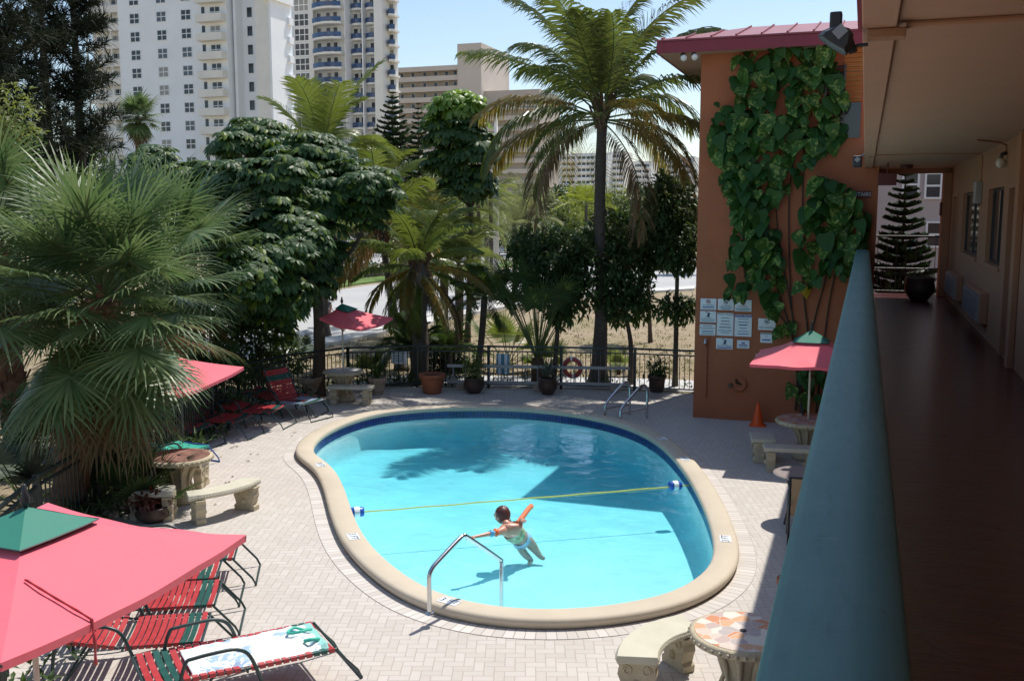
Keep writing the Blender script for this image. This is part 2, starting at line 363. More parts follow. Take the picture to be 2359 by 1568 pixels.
# dry grass lot
t=NT('dry_grass_ground'); co=t.N('TexCoord').outputs['Object']
a=t.N('TexNoise',{'Vector':co,'Scale':.35,'Detail':8,'Roughness':.7}).outputs[0]; b_=t.N('TexNoise',{'Vector':co,'Scale':4,'Detail':6,'Roughness':.75}).outputs[0]
c=t.mix(t.N('MapRange',{0:a,1:.4,2:.65}).outputs[0],c4((.46,.35,.25)),c4((.31,.26,.14)))
c=t.mix(t.N('MapRange',{0:b_,1:.40,2:.66,4:.9}).outputs[0],c,c4((.20,.165,.085)))
bp=t.N('Bump',{'Strength':1.0,'Distance':.12,'Height':b_}); pb=t.N('BsdfPrincipled',{'Base Color':c,'Roughness':.95,'Normal':bp.outputs[0]}); t.surf(pb.outputs[0]); m['dry']=t.m
holed('ground',[(-1500,-60),(1500,-60),(1500,3000),(-1500,3000)],[(p.x,p.y) for p in off(CW-.02,0)],-.02,m['dry'])
m['asph']=M('sun_bleached_asphalt',(.40,.40,.39),.9,.08,.3,bump=.2,bscale=30,dirt=.15)
m['conc']=M('concrete_kerb',(.62,.60,.56),.9,.08,1,bump=.2)
m['lawn']=M('lawn_grass',(.10,.17,.03),.9,.35,1.5,bump=.6,bscale=12)
def strip(name,near,far,z,mat,top=None):
    a=crom([P(x,y) for x,y in near],8,False); b=crom([P(x,y) for x,y in far],8,False)
    n=48; a=resample(a,n,False); b=resample(b,n,False); mb=MB()
    h=z if top is None else top
    vs=[(p.x,p.y,h) for p in a]+[(p.x,p.y,h) for p in b]
    mb.add(vs,[(i,i+1,n+i+1,n+i) for i in range(n-1)])
    if top is not None:
        for q in (a,b):
            mb.add([(p.x,p.y,h) for p in q]+[(p.x,p.y,-.02) for p in q],[(i,i+1,n+i+1,n+i) for i in range(n-1)])
    return struct(name,mb,mat)
strip('road',[(200,900),(480,850),(680,795),(800,770),(940,741),(1150,700),(1350,676),(1600,662),(1900,655)],[(200,752),(480,706),(745,672),(860,655),(1060,630),(1300,608),(1600,595),(1900,590)],-.012,m['asph'])
strip('pavement',[(200,925),(480,880),(690,812),(800,788),(945,757),(1150,713),(1350,685),(1600,668)],[(200,912),(480,862),(680,800),(800,775),(940,746),(1150,704),(1350,680),(1600,664)],0,m['conc'],top=.10)
strip('median_lawn',[(480,700),(745,668),(860,651),(1060,627),(1300,605),(1600,592)],[(480,655),(745,634),(860,626),(1060,612),(1300,596),(1600,585)],0,m['lawn'],top=.08)
strip('far_road',[(480,652),(745,632),(860,624),(1060,610),(1300,595),(1600,584)],[(480,612),(745,600),(860,594),(1060,586),(1300,578),(1600,572)],-.008,m['asph'])
strip('far_pavement',[(480,606),(745,596),(860,590),(1060,583),(1300,576),(1600,571)],[(480,598),(745,590),(860,585),(1060,579),(1300,573),(1600,569)],0,m['conc'],top=.12)
# road markings (edge line) 4 mm above the asphalt
m['mark']=M('road_paint',(.75,.74,.70),.8,.1,3)
strip('road_edge_line',[(480,842),(680,784),(800,760),(940,733),(1150,695),(1350,672),(1600,659)],[(480,838),(680,781),(800,757),(940,730.5),(1150,693),(1350,670.8),(1600,658)],-.006,m['mark'])
# concrete footpath just beyond the fence
m['path']=M('pale_concrete_path',(.52,.52,.52),.9,.08,2,bump=.2)
mb=MB(); q=[p for p in fenceline if p.y>20.5]
a=[V((p.x,p.y+.35,-.01)) for p in q]; b=[V((p.x,p.y+2.0,-.01)) for p in q]
mb.add(a+b,[(i,i+1,len(q)+i+1,len(q)+i) for i in range(len(q)-1)]); struct('footpath',mb,m['path'])
# ---------------------------------------------------------------- motel wing with the walkway we stand on
WX=1.63; FZ=2.65; CZ=5.26; TY=21.1
t=NT('stamped_concrete_floor'); co=t.N('TexCoord').outputs['Object']
st=t.N('Mapping',{0:co,'Scale':(1.1,6,1)}).outputs[0]
a=t.N('TexNoise',{'Vector':st,'Scale':1.6,'Detail':6,'Roughness':.6,'Distortion':.4}).outputs[0]
vv=t.N('TexVoronoi',{'Vector':t.N('Mapping',{0:co,'Scale':(1.2,3.2,1)}).outputs[0],'Scale':1.5},feature='DISTANCE_TO_EDGE').outputs[0]
cr=t.N('MapRange',{0:vv,1:0,2:.035}).outputs[0]
c=t.mix(t.N('MapRange',{0:a,1:.3,2:.7}).outputs[0],c4((.070,.013,.015)),c4((.115,.025,.027)))
c=t.mix(cr,c4((.03,.012,.012)),c)
bp=t.N('Bump',{'Strength':.7,'Distance':.012,'Height':t.math('ADD',a,t.math('MULTIPLY',cr,.12))})
pb=t.N('BsdfPrincipled',{'Base Color':c,'Roughness':.27,'Specular IOR Level':.6,'Coat Weight':.3,'Coat Roughness':.2,'Normal':bp.outputs[0]}); t.surf(pb.outputs[0]); m['walk']=t.m
mot=thing('motel_building','salmon two storey motel wing with roofed upper walkway','building',(WX,10,0))
def part(name,mb,mat,par,**k): return obj(name,mb,mat,par,world=True,**k)
mb=MB(); mb.bx(-.10,6,-4,22.7,FZ-.25,FZ-.004); part('floor_slab',mb,m['salmon'],mot)
mb=MB(); mb.bx(.085,WX,-4,22.7,FZ-.003,FZ); part('walkway_floor',mb,m['walk'],mot)
mb=MB(); mb.bx(-.09,.082,-4,TY,FZ-.003,3.60); part('parapet',mb,m['salmon'],mot)
mb=MB(); n=60
prof=[(-.138,3.585),(-.140,3.620),(-.137,3.632),(-.130,3.640),(-.115,3.643),(.0,3.648),(.03,3.646),(.055,3.640),(.08,3.628),(.098,3.612),(.108,3.598),(.113,3.575)]
vs=[];k=len(prof)
for i in range(n): 
    y=-3.5+(TY+3.49)*i/(n-1); vs+=[(x,y,z) for x,z in prof]
mb.add(vs,[(i*k+j,i*k+(j+1)%k,(i+1)*k+(j+1)%k,(i+1)*k+j) for i in range(n-1) for j in range(k)]); part('parapet_cap',mb,m['teal'],mot,smooth=True)
# wall with real openings
doors=[(1.9,2.9),(6.7,7.75),(11.55,12.35),(19.35,20.2),(20.75,21.4)]
def wallY(x): return P(x,600,X=WX).y
wins=[(wallY(2307)+.0,wallY(2266),416,632),(wallY(2250),wallY(2209),438,612)]
op=[]
Yn=wallY(2347); Yf=wallY(2318)
op=[(Yn,Yf,FZ,4.72,'door'),(13.55,13.55,0,0,'x')]
w2=(wallY(2303),wallY(2268)); w1=(wallY(2249),wallY(2211))
d2=(wallY(2201),wallY(2189)); d1=(wallY(2182),wallY(2168))
ops=sorted([(Yn,Yf,FZ,4.72,'d'),(w2[0],w2[1],3.68,4.70,'w'),(w1[0],w1[1],3.68,4.70,'w'),(d2[0],d2[1],FZ,4.72,'d'),(d1[0],d1[1],FZ,4.72,'d'),(5.2,6.1,FZ,4.72,'d')])
mb=MB(); y=-4.
for a,b,z0,z1,kd in ops:
    mb.bx(WX,WX+.2,y,a,FZ,CZ+.1); mb.bx(WX,WX+.2,a,b,z1,CZ+.1)
    if kd=='w': mb.bx(WX,WX+.2,a,b,FZ,z0)
    y=b
mb.bx(WX,WX+.2,y,22.6,FZ,CZ+.1); mb.bx(WX+.001,6,22.45,22.6,FZ,CZ+.1)
part('upper_wall',mb,m['salmon'],mot)
mb=MB(); mb.bx(WX,WX+.2,-4,22.6,0,FZ-.25); part('lower_wall',mb,m['salmon'],mot)
mb=MB(); mb.bx(-.02,6,-4,22.75,CZ,CZ+.12); part('ceiling',mb,m['soffit'],mot)
mb=MB(); mb.bx(-.05,.10,-4,22.75,CZ-.03,CZ-.002); part('ceiling_trim',mb,m['soffit'],mot,bevel=.006)
mb=MB(); mb.bx(-.045,6,-4,22.75,CZ+.122,CZ+.34); part('roof_edge_board',mb,m['terra'],mot)
mb=MB()
for i in range(5): mb.bx(-.10+.012*i,6,-4+.0*i,7.3,CZ+.345+.09*i,CZ+.435+.09*i)
part('roof',mb,m['redfascia'],mot)
mb=MB(); mb.bx(-.04,.2,TY-.9,22.7,5.05,CZ-.031); 
mb=MB(); mb.bx(.10,WX,22.45,22.6,5.16,CZ-.001); part('end_lintel',mb,m['salmon'],mot)
m['column']=m['salmon']
mb=MB(); mb.bx(WX-.16,WX-.002,22.1,22.6,FZ,5.159); part('end_pier',mb,m['salmon'],mot,bevel=.01)
for a,b,z0,z1,kd in ops:
    if kd=='d':
        mb=MB(); mb.bx(WX+.1,WX+.15,a+.06,b-.06,FZ+.01,z1-.06); d=part('door',mb,m['maroon'],mot,bevel=.004)
        mb=MB(); mb.tube([(WX+.1,b-.13,FZ+.95),(WX+.05,b-.13,FZ+.95),(WX+.05,b-.25,FZ+.95)],.011); obj('handle',mb,m['steel'],d)
        mb=MB(); f=.06
        mb.bx(WX-.025,WX+.16,a-.002,a+f,FZ+.001,z1); mb.bx(WX-.025,WX+.16,b-f,b+.002,FZ+.001,z1); mb.bx(WX-.025,WX+.16,a+f,b-f,z1-f,z1); part('door_frame',mb,m['salmon'],mot,bevel=.005)
    else:
        mb=MB(); f=.035; x0,x1=WX+.06,WX+.1
        mb.bx(x0,x1,a,a+f,z0,z1); mb.bx(x0,x1,b-f,b,z0,z1); mb.bx(x0,x1,a+f,b-f,z1-f,z1); mb.bx(x0,x1,a+f,b-f,z0,z0+f); mb.bx(x0,x1,(a+b)/2-.015,(a+b)/2+.015,z0+f,z1-f)
        wn=part('window',mb,m['dark'],mot)
        mb=MB(); mb.bx(WX+.08,WX+.084,a+f,b-f,z0+f,z1-f); obj('pane',mb,m['wglass'],wn)
        mb=MB(); mb.bx(WX-.03,WX+.06,a-.04,b+.04,z0-.05,z0-.001); obj('sill',mb,m['salmon'],wn,bevel=.005)
# pilasters beside the nearest door
ya=wallY(2340); mb=MB(); mb.bx(WX-.07,WX-.002,ya-.35,ya-.12,FZ,CZ-.001); part('pilaster',mb,m['salmon'],mot,bevel=.01)
# air conditioners in the wall
for a,b in ((2283,2245),(2222,2198)):
    y0,y1=wallY(a),wallY(b); z0,z1=2.86,3.28
    mb=MB(); mb.bx(WX-.11,WX-.002,y0,y1,z0,z1); ac=part('air_conditioner',mb,m['salmon'],mot,bevel=.01)
    mb=MB(); mb.bx(WX-.135,WX-.112,y0+.02,y1-.02,z0+.02,z1-.02)
    for i in range(9): z=z0+.04+i*(z1-z0-.08)/9; mb.bx(WX-.15,WX-.136,y0+.04,y1-.04,z,z+.022)
    obj('grille',mb,m['alu'],ac)
# wall lamp, conduit boxes, exit box
p=P(2310,367,X=WX-.05); mb=MB(); mb.tube([(WX-.01,p.y,p.z+.08),(WX-.06,p.y,p.z+.06),(WX-.07,p.y,p.z+.02)],.025,n=10)
tag(obj('wall_lamp',mb,m['dark'],smooth=True),'jelly jar wall lamp high beside the nearest window','wall lamp')
lp=bpy.data.objects['wall_lamp']; mb=MB(); mb.ball((WX-.07,p.y,p.z-.045),.06,n=12,k=8,sz=1.1); obj('glass_globe',mb,flatM('lamp_glass',(.55,.55,.5),.15),lp,smooth=True)
mb=MB(); mb.tube([(WX-.02,p.y,p.z+.08),(WX-.02,p.y,CZ-.06),(WX-.1,p.y-.1,CZ-.03),(WX-.4,p.y-.5,CZ-.02)],.012); part('lamp_conduit',mb,m['salmon'],mot)
y5=5.05; mb=MB(); mb.tube([(.14,y5,CZ-.015),(WX-.002,y5,CZ-.015)],.017,n=8); part('ceiling_conduit',mb,m['soffit'],mot)
mb=MB(); mb.bx(-.03,.14,y5-.05,y5+.05,CZ-.075,CZ-.031); part('junction_box',mb,m['salmon'],mot,bevel=.006)
yb=16.6; q=P(2252,440,X=WX); mb=MB(); mb.tube([(.02,yb,CZ-.045),(.11,yb,CZ-.016),(WX-.05,yb,CZ-.016),(WX-.016,yb,CZ-.05),(WX-.016,yb,q.z)],.012,n=6); part('cross_conduit',mb,m['salmon'],mot)
mb=MB(); mb.bx(WX-.1,WX-.002,yb-.14,yb+.14,q.z-.2,q.z+.13); tag(obj('meter_box',mb,m['alu'],bevel=.01),'grey electrical box on wall between two windows','electrical box')
a=P(2044,413,Y=19.5); mb=MB(); mb.bx(a.x-.16,a.x+.16,19.45,19.55,a.z-.11,a.z+.11); mb.tube([(a.x,19.5,a.z+.11),(a.x,19.5,CZ)],.015)
tag(obj('exit_sign',mb,m['maroon'],bevel=.005),'dark red box sign hanging from walkway ceiling','sign')
a=P(2088,406,Y=20.5); mb=MB(); mb.lathe([(.10,CZ-.002),(.12,CZ-.03),(.10,CZ-.07),(.02,CZ-.09)],(a.x,20.5,0)); tag(obj('ceiling_lamp',mb,m['maroon'],smooth=True),'round dark lamp on ceiling at walkway end','ceiling lamp')
mb=MB(); a=P(2160,480,X=WX-.17); mb.bx(a.x-.03,a.x-.0,22.15,22.35,a.z-.15,a.z+.12); tag(obj('alarm_box',mb,m['maroon'],bevel=.004),'small red alarm box on end pier of walkway','alarm box')
# end balustrade
root=thing('walkway_balustrade','black iron balustrade closing far end of walkway','balustrade',(.9,22.3,FZ))
for z,hh,nm in ((3.87,.02,'upper_rail'),(3.20,.02,'middle_rail'),(FZ+.08,.015,'bottom_rail')):
    mb=MB(); mb.tube([(.2,22.3,z),(WX-.17,22.3,z)],hh,n=8); part(nm,mb,m['dark'],root)
for i in range(13):
    x=.28+i*.093; mb=MB(); mb.tube([(x,22.3,FZ+.08),(x,22.3,3.2)],.008,n=5); mb.ball((x,22.3,FZ+.32),.018,n=6,k=4)
    if i%2==0: mb.tube([(x,22.3,3.2),(x,22.3,3.87)],.007,n=5)
    part('baluster',mb,m['dark'],root)
# ---------------------------------------------------------------- stair tower
tw=thing('stair_tower','terracotta stair tower with red metal roof at the pool end','building',(-1.5,23,0))
ZE=7.57; TL=-3.31; TR=.22; TB=25.6
mb=MB(); mb.bx(TL,TR,TY,TB,-.02,ZE); part('wall',mb,m['terra'],tw)
fc=P(1510,118,ZE); fy=fc.y if 15<fc.y<TY else 19.7
fy=20.65; L0=-4.12
mb=MB(); mb.bx(L0,.0,fy,TB+.2,ZE+.002,ZE+.05); part('soffit',mb,m['soffit'],tw)
fz=ZE+.215
mb=MB(); mb.bx(L0-.02,-.06,fy-.03,fy-.002,ZE-.01,fz); mb.bx(L0-.03,L0-.002,fy-.001,TB+.2,ZE-.01,fz); part('fascia',mb,m['redfascia'],tw)
mb=MB(); zz=fz+.003; rise=.64; x0,x1=L0-.06,-.06; y0=fy-.06; ym=(fy+TB+.2)/2; 
mb.add([(x0,y0,zz),(x1,y0,zz),(x1,ym,zz+rise),(x0+1.6,ym,zz+rise),(x0,TB+.2,zz),(x1,TB+.2,zz),(x0,y0,zz+.035),(x1,y0,zz+.035)],[(6,7,2,3),(0,1,7,6),(6,3,4),(4,3,2,5)]); 
rf=part('roof',mb,m['redroof'],tw)
nr=9
for i in range(nr):
    x=x0+.15+(x1-x0-.2)*i/(nr-1); top=min(1,(x-x0)/1.6)
    mb=MB(); mb.bar((x,y0,zz+.045),(x,y0+(ym-y0)*top,zz+.045+(rise-.035)*top),.03,.05); obj('standing_seam',mb,m['redfascia'],rf)
# jalousie window, orange louvre and dark pane at the tower's right side
mb=MB(); 
a=P(1928,150,0,Y=TY); b=P(1928,320,0,Y=TY); n=13
mb.bx(a.x-.20,a.x-.17,TY-.10,TY-.002,b.z,a.z); mb.bx(a.x+.15,a.x+.18,TY-.10,TY-.002,b.z,a.z)
for i in range(n):
    z=b.z+(a.z-b.z)*(i+.5)/n; mb.obox((a.x-.01,TY-.07,z),(.155,0,0),(0,.05,.03),(0,-.003,.005))
part('jalousie_window',mb,m['alu'] if 0 else M('dark_jalousie',(.06,.06,.06),.35,.6,9),tw)
a=P(1966,108,0,Y=TY); b=P(1966,234,0,Y=TY); mb=MB(); x0,x1=a.x-.16,a.x+.19
for i in range(12): z=b.z+(a.z-b.z)*(i+.5)/12; mb.obox(((x0+x1)/2,TY-.03,z),((x1-x0)/2,0,0),(0,.028,.02),(0,-.004,.006))
mb.bx(x0,x1,TY-.015,TY-.002,b.z,a.z); part('orange_louvre',mb,M('orange_louvre_paint',(.45,.19,.05),.6,.15,3),tw)
c=P(1966,318,0,Y=TY); mb=MB(); mb.bx(x0-.02,x1,TY-.03,TY-.002,c.z,b.z-.02); part('dark_window',mb,m['wglass'],tw)
# roof flood lamps below the eave
for i,(x,y,lab) in enumerate(((1576,131,'outer'),(1601,129,'inner'))):
    q=P(x,y,0,Y=TY-.35); s=thing('spotlight','white bulb spotlight under red eave, %s of the pair'%('left' if i==0 else 'right'),'spotlight',q,group='spotlights below the tower eave')
    mb=MB(); mb.tube([(0,.05,.12),(-.06,.05,.02)],.035,n=8); obj('socket',mb,m['dark'],s)
    mb=MB(); mb.tube([(-.02,.03,.02),(.0,-.03,-.02),(.01,-.09,-.04)],[.03,.055,.065],n=12); obj('bulb',mb,flatM('lamp_white',(.8,.8,.76),.3),s,smooth=True)
    mb=MB(); mb.tube([(0,.05,.12),(0,.05,max(.2,ZE-q.z))],.012); obj('stem',mb,m['dark'],s)
# twin flood lamp on the walkway roof edge
q=V((-.10,5.05,5.20)); s=thing('floodlight','large black twin floodlight bracketed off walkway ceiling edge','floodlight',q)
def FP(x,y): return P(x,y,0,Y=5.05)-q
mb=MB(); mb.tube([FP(2000,103),FP(1975,105),FP(1962,112)],.009,n=6); obj('bracket',mb,m['dark'],s)
hood=[(1884,88),(1898,74),(1930,62),(1958,70),(1967,84),(1962,112),(1950,128),(1935,122),(1905,104)]
mb=MB(); k=len(hood)
ct=sum((FP(*h) for h in hood),V((0,0,0)))/k
r1=[FP(*h)+V((0,-.05,0)) for h in hood]; r2=[FP(*h)*.0+ct+(FP(*h)-ct)*.75+V((0,-.085,0)) for h in hood]; r3=[ct+(FP(*h)-ct)*.9+V((0,.07,0)) for h in hood]
mb.add(r2+r1+r3,[tuple(range(k))]+[(i,k+i,k+(i+1)%k,(i+1)%k) for i in range(k)]+[(k+i,2*k+i,2*k+(i+1)%k,k+(i+1)%k) for i in range(k)]+[tuple(range(3*k-1,2*k-1,-1))])
obj('lamp_head',mb,m['dark'],s,bevel=.004)
a,b=FP(1911,66),FP(1941,28); mb=MB(); mb.bx(a.x,b.x,-.03,.05,a.z-.02,b.z); obj('lamp_head',mb,m['dark'],s,bevel=.008)
c=FP(1936,80); mb=MB(); mb.obox(c+V((0,-.088,0)),(.02,0,.018),(0,.002,0),(-.016,0,.018)); obj('sticker',mb,m['alu'],s)
mb=MB(); mb.tube([FP(1955,90),FP(1966,122)],.02,n=8); obj('knuckle',mb,m['dark'],s)
q=P(1975,371,0,Y=16.6); s=thing('floodlight','small grey floodlight at ceiling edge near far conduit','floodlight',q)
mb=MB(); mb.bx(-.07,.07,-.04,.05,-.10,.08); obj('lamp_head',mb,m['dark'],s,bevel=.02)
mb=MB(); mb.tube([(.05,0,.06),(.12,0,.13)],.014); obj('bracket',mb,m['alu'],s)
mb=MB(); mb.obox((0,-.043,.02),(.025,0,-.02),(0,.002,0),(.02,0,.025)); obj('sticker',mb,m['alu'],s)
# ---------------------------------------------------------------- writing helper
def text(name,body,size,loc,rot,mat,par=None,world=True,align='CENTER'):
    cu=bpy.data.curves.new(name,'FONT'); cu.body=body; cu.size=size; cu.align_x=align; cu.align_y='CENTER'; cu.extrude=.0006
    to=bpy.data.objects.new(name+'_tmp',cu); COL.objects.link(to); dg=bpy.context.evaluated_depsgraph_get()
    me=bpy.data.meshes.new_from_object(to.evaluated_get(dg)); bpy.data.objects.remove(to)
    me.materials.clear(); me.materials.append(mat); o=link(bpy.data.objects.new(name,me)); o.location=loc; o.rotation_euler=rot
    if par is not None:
        o.parent=par
        if world: o.matrix_parent_inverse=parent_mat(par).inverted()
    return o
m['signw']=flatM('sign_white',(.72,.76,.78),.4); m['ink']=flatM('sign_ink',(.03,.05,.10),.6); m['inkb']=flatM('sign_blue',(.03,.06,.32),.5); m['inkr']=flatM('sign_red',(.45,.03,.04),.5); m['inkg']=flatM('sign_green_ink',(.03,.14,.07),.6); m['inkt']=flatM('sign_teal_ink',(.10,.25,.32),.6)
GS='pool notices on the tower wall'
def sign(x0,y0,x1,y1,label,lines,ring=None,cat='sign',group=GS,glass=None,icon=False,head=None,col=None):
    a=P(x0,y0,0,Y=TY-.02); b=P(x1,y1,0,Y=TY-.02); W=b.x-a.x; Hh=a.z-b.z; cx=(a.x+b.x)/2
    s=thing('wall_sign',label,cat,(cx,TY-.002,b.z),group=group)
    mb=MB(); mb.bx(a.x,b.x,TY-.02,TY-.002,b.z,a.z); part('sign_board',mb,m['signw'],s,bevel=.003)
    yf=TY-.022; top=a.z
    if head:
        mb=MB(); mb.bx(a.x+.006,b.x-.006,yf-.001,yf,top-.115*Hh-.004,top-.006); part('header',mb,head[1],s)
        text('lettering',head[0],Hh*.12,(cx,yf-.002,top-.06*Hh),(PI/2,0,0),head[2],s)
    if ring:
        c=(cx,0,top-Hh*.26); r=Hh*.19; mb=MB()
        pts=[(cx+r*cos(2*PI*i/20),yf,c[2]+r*sin(2*PI*i/20)) for i in range(21)]; mb.tube(pts,r*.11,n=4)
        mb.tube([(cx-r*.7,yf,c[2]+r*.7),(cx+r*.7,yf,c[2]-r*.7)],r*.11,n=4); part('prohibition_symbol',mb,ring,s)
        mb=MB(); mb.obox((cx,yf-.001,c[2]),(r*.45,0,-r*.2),(0,.001,0),(r*.12,0,r*.3)); mb.ball((cx-r*.4,yf-.001,c[2]-r*.25),r*.16,n=6,k=4); part('pictogram',mb,m['ink'],s)
    if icon:
        c=top-Hh*.30; mb=MB(); mb.obox((cx+.01,yf-.001,c-.01),(.022,0,-.008),(0,.001,0),(.012,0,.045)); mb.tube([(cx-.05,yf,c+.06),(cx-.01,yf,c+.035)],.007,n=4); part('pictogram',mb,m['ink'],s)
    for (fr,body,sz,mt) in lines:
        z=top-Hh*fr
        if body[0]=='-':
            w=W*float(body[1:])/2; mb=MB(); mb.bx(cx-w,cx+w,yf-.001,yf,z-Hh*sz/2,z+Hh*sz/2); part('small_print',mb,mt,s)
        else:
            o=text('lettering',body,Hh*sz,(cx,yf-.002,z),(PI/2,0,0),mt,s)
            if o.dimensions.x>W*.9 or True:
                wd=max((v.co.x for v in o.data.vertices),default=0)-min((v.co.x for v in o.data.vertices),default=0)
                if wd>W*.9: o.scale=(W*.9/wd,1,1)
    return s
T_,K_,B_=m['inkt'],m['ink'],m['inkb']
sign(1614,687,1650,714,'white sign with red prohibition ring, top left of notices',[(.60,'NO SWIMMING',.15,T_),(.75,'-.7',.07,B_),(.88,'-.75',.05,T_)],ring=m['inkr'])
sign(1654,688,1690,715,'white sign with grey prohibition ring, half under a vine leaf',[(.60,'NO GLASS',.16,K_),(.74,'-.8',.06,T_),(.88,'-.6',.07,T_)],ring=m['ink'])
sign(1693,690,1731,718,'white sign with dark red ring and hanging leaf above, third of top row',[(.58,'WARNING',.16,K_),(.76,'-.9',.06,T_),(.88,'-.8',.06,T_)],ring=m['inkr'])
sign(1613,716,1649,743,'white shower notice under the red ring sign, middle left',[(.55,'SHOWER',.13,T_),(.72,'BEFORE ENTERING',.14,K_),(.88,'-.8',.05,T_)],icon=True)
sign(1612,746,1648,773,'white text notice with two bold black lines above the shower tap',[(.15,'WARNING',.16,K_),(.36,'NO LIFEGUARD ON DUTY',.17,K_),(.6,'-.75',.06,T_),(.72,'-.7',.06,T_),(.88,'-.8',.05,T_)])
sign(1652,720,1689,774,'tall framed pool rules board with green heading',[(.22,'-.5',.03,T_),(.36,'-.5',.03,K_),(.5,'-.55',.03,K_),(.63,'-.7',.035,K_),(.77,'-.8',.03,T_),(.86,'-.5',.03,T_)],head=('POOL RULES',m['signw'],m['inkg']))
sign(1693,724,1731,776,'tall pool rules board with blue heading and red side numbers',[(.2,'-.6',.03,T_),(.34,'-.6',.03,B_),(.47,'-.5',.06,T_),(.62,'-.4',.03,B_),(.76,'-.6',.03,T_),(.88,'-.65',.03,B_)],head=('POOL RULES',m['inkb'],m['signw']))
sign(1650,778,1688,805,'white shower notice below the green rules board',[(.56,'SHOWER',.13,T_),(.72,'BEFORE ENTERING',.15,B_),(.88,'-.85',.08,B_)],icon=True)
sign(1698,783,1726,803,'small white notice with a blue mark below the blue board',[(.35,'-.3',.16,B_),(.6,'-.7',.12,B_),(.82,'-.7',.07,T_)])
sign(1747,733,1786,761,'white no diving sign standing alone right of the boards',[(.78,'NO DIVING',.24,m['inkg'])],ring=m['ink'])
sign(1752,766,1779,790,'small notice with dark header partly behind red umbrella',[(.35,'24',.2,B_),(.7,'-.7',.12,B_)],head=(' ',m['inkt'],m['signw']))
sign(1741,815,1789,843,'white notice with red line showing below red umbrella edge',[(.4,'WARNING',.2,m['inkr']),(.75,'-.7',.08,T_)])
a=P(1988,448,0,Y=TY-.02); s=thing('stairs_sign','small maroon stairs plate on tower wall by walkway','sign',(a.x,TY-.002,a.z)); mb=MB(); mb.bx(a.x-.15,a.x+.15,TY-.02,TY-.002,a.z-.07,a.z+.07); part('sign_board',mb,m['maroon'],s); text('lettering','STAIRS',.10,(a.x,TY-.022,a.z),(PI/2,0,0),m['signw'],s)
# shower pipe and tap, hose bib
a=P(1627,782,0,Y=TY); s=thing('outdoor_shower','pool shower with chrome head on terracotta wall','shower',(a.x,TY,0)); 
mb=MB(); mb.tube([(a.x+.02,TY-.03,.45),(a.x+.02,TY-.03,a.z-.05)],.018,n=8); part('pipe',mb,m['terra'],s)
mb=MB(); mb.tube([(a.x+.02,TY-.03,a.z-.15),(a.x+.02,TY-.06,a.z+.02),(a.x,TY-.14,a.z+.0)],.02,n=8); mb.lathe([(.015,.06),(.03,.0),(.045,-.03)],(a.x,TY-.15,a.z-.03),n=12); part('shower_head',mb,m['steel'],s,smooth=True)
a=P(1697,884,0,Y=TY); s=thing('hose_reel','dark round valve and hose bracket low on tower wall','valve',(a.x,TY,a.z)); mb=MB(); 
mb.lathe([(.14,0),(.16,.03),(.13,.06)],(0,0,0),n=20); mb.xf(Matrix.Translation((a.x+.06,TY-.002,a.z))@Matrix.Rotation(PI/2,4,'X')); part('backplate',mb,m['terra'],s)
mb=MB(); mb.tube([(a.x-.12,TY-.02,a.z-.03),(a.x-.12,TY-.12,a.z-.03)],.045,n=8); mb.tube([(a.x+.1,TY-.05,a.z+.0),(a.x+.0,TY-.1,a.z+.05),(a.x,TY-.12,a.z+.12)],.025,n=8); part('valve',mb,m['darkpot'],s)
# ---------------------------------------------------------------- pothos vine on the tower
t=NT('variegated_vine_leaf'); g=t.N('NewGeometry').outputs['Random Per Island']; co=t.N('TexCoord').outputs['Object']
nz=t.N('TexNoise',{'Vector':co,'Scale':9,'Detail':3,'Distortion':1.2}).outputs[0]
fct=t.math('MULTIPLY',t.N('MapRange',{0:nz,1:.53,2:.60}).outputs[0],t.N('MapRange',{0:g,1:.35,2:.6}).outputs[0])
c=t.mix(fct,t.mix(g,c4((.018,.070,.012)),c4((.05,.13,.02))),c4((.22,.30,.07)))
p_=t.N('BsdfPrincipled',{'Base Color':c,'Roughness':.42,'Specular IOR Level':.25}); tl=t.N('BsdfTranslucent',{'Color':c}); mx=t.N('MixShader',{0:.2,1:p_.outputs[0],2:tl.outputs[0]}); t.surf(mx.outputs[0]); m['vine']=t.m
rg=random.Random(4)
def inpoly(x,y,pl):
    r=False
    for i in range(len(pl)):
        x1,y1=pl[i-1]; x2,y2=pl[i]
        if (y1>y)!=(y2>y) and x<(x2-x1)*(y-y1)/(y2-y1)+x1: r=not r
    return r
VP=[([(1700,110),(1900,95),(1945,200),(1950,320),(1900,345),(1870,380),(1800,460),(1735,500),(1690,470),(1660,380),(1635,330),(1650,255),(1690,215)],330),
 ([(1650,215),(1720,215),(1740,470),(1690,480),(1652,380),(1632,330)],60),
 ([(1685,470),(1760,470),(1752,560),(1720,690),(1668,680),(1665,620),(1695,560)],66),([(1715,560),(1790,520),(1810,600),(1798,730),(1770,720),(1740,650)],42),
 ([(1850,440),(1900,400),(1960,420),(2000,500),(1990,580),(1960,640),(1900,640),(1865,560)],110),([(1838,622),(1890,625),(1880,665),(1840,660)],5),([(1812,850),(1900,840),(1930,930),(1860,945),(1808,905)],24),([(1786,738),(1850,738),(1840,765),(1795,760)],5),([(1830,480),(1870,500),(1860,640),(1835,600)],6)]
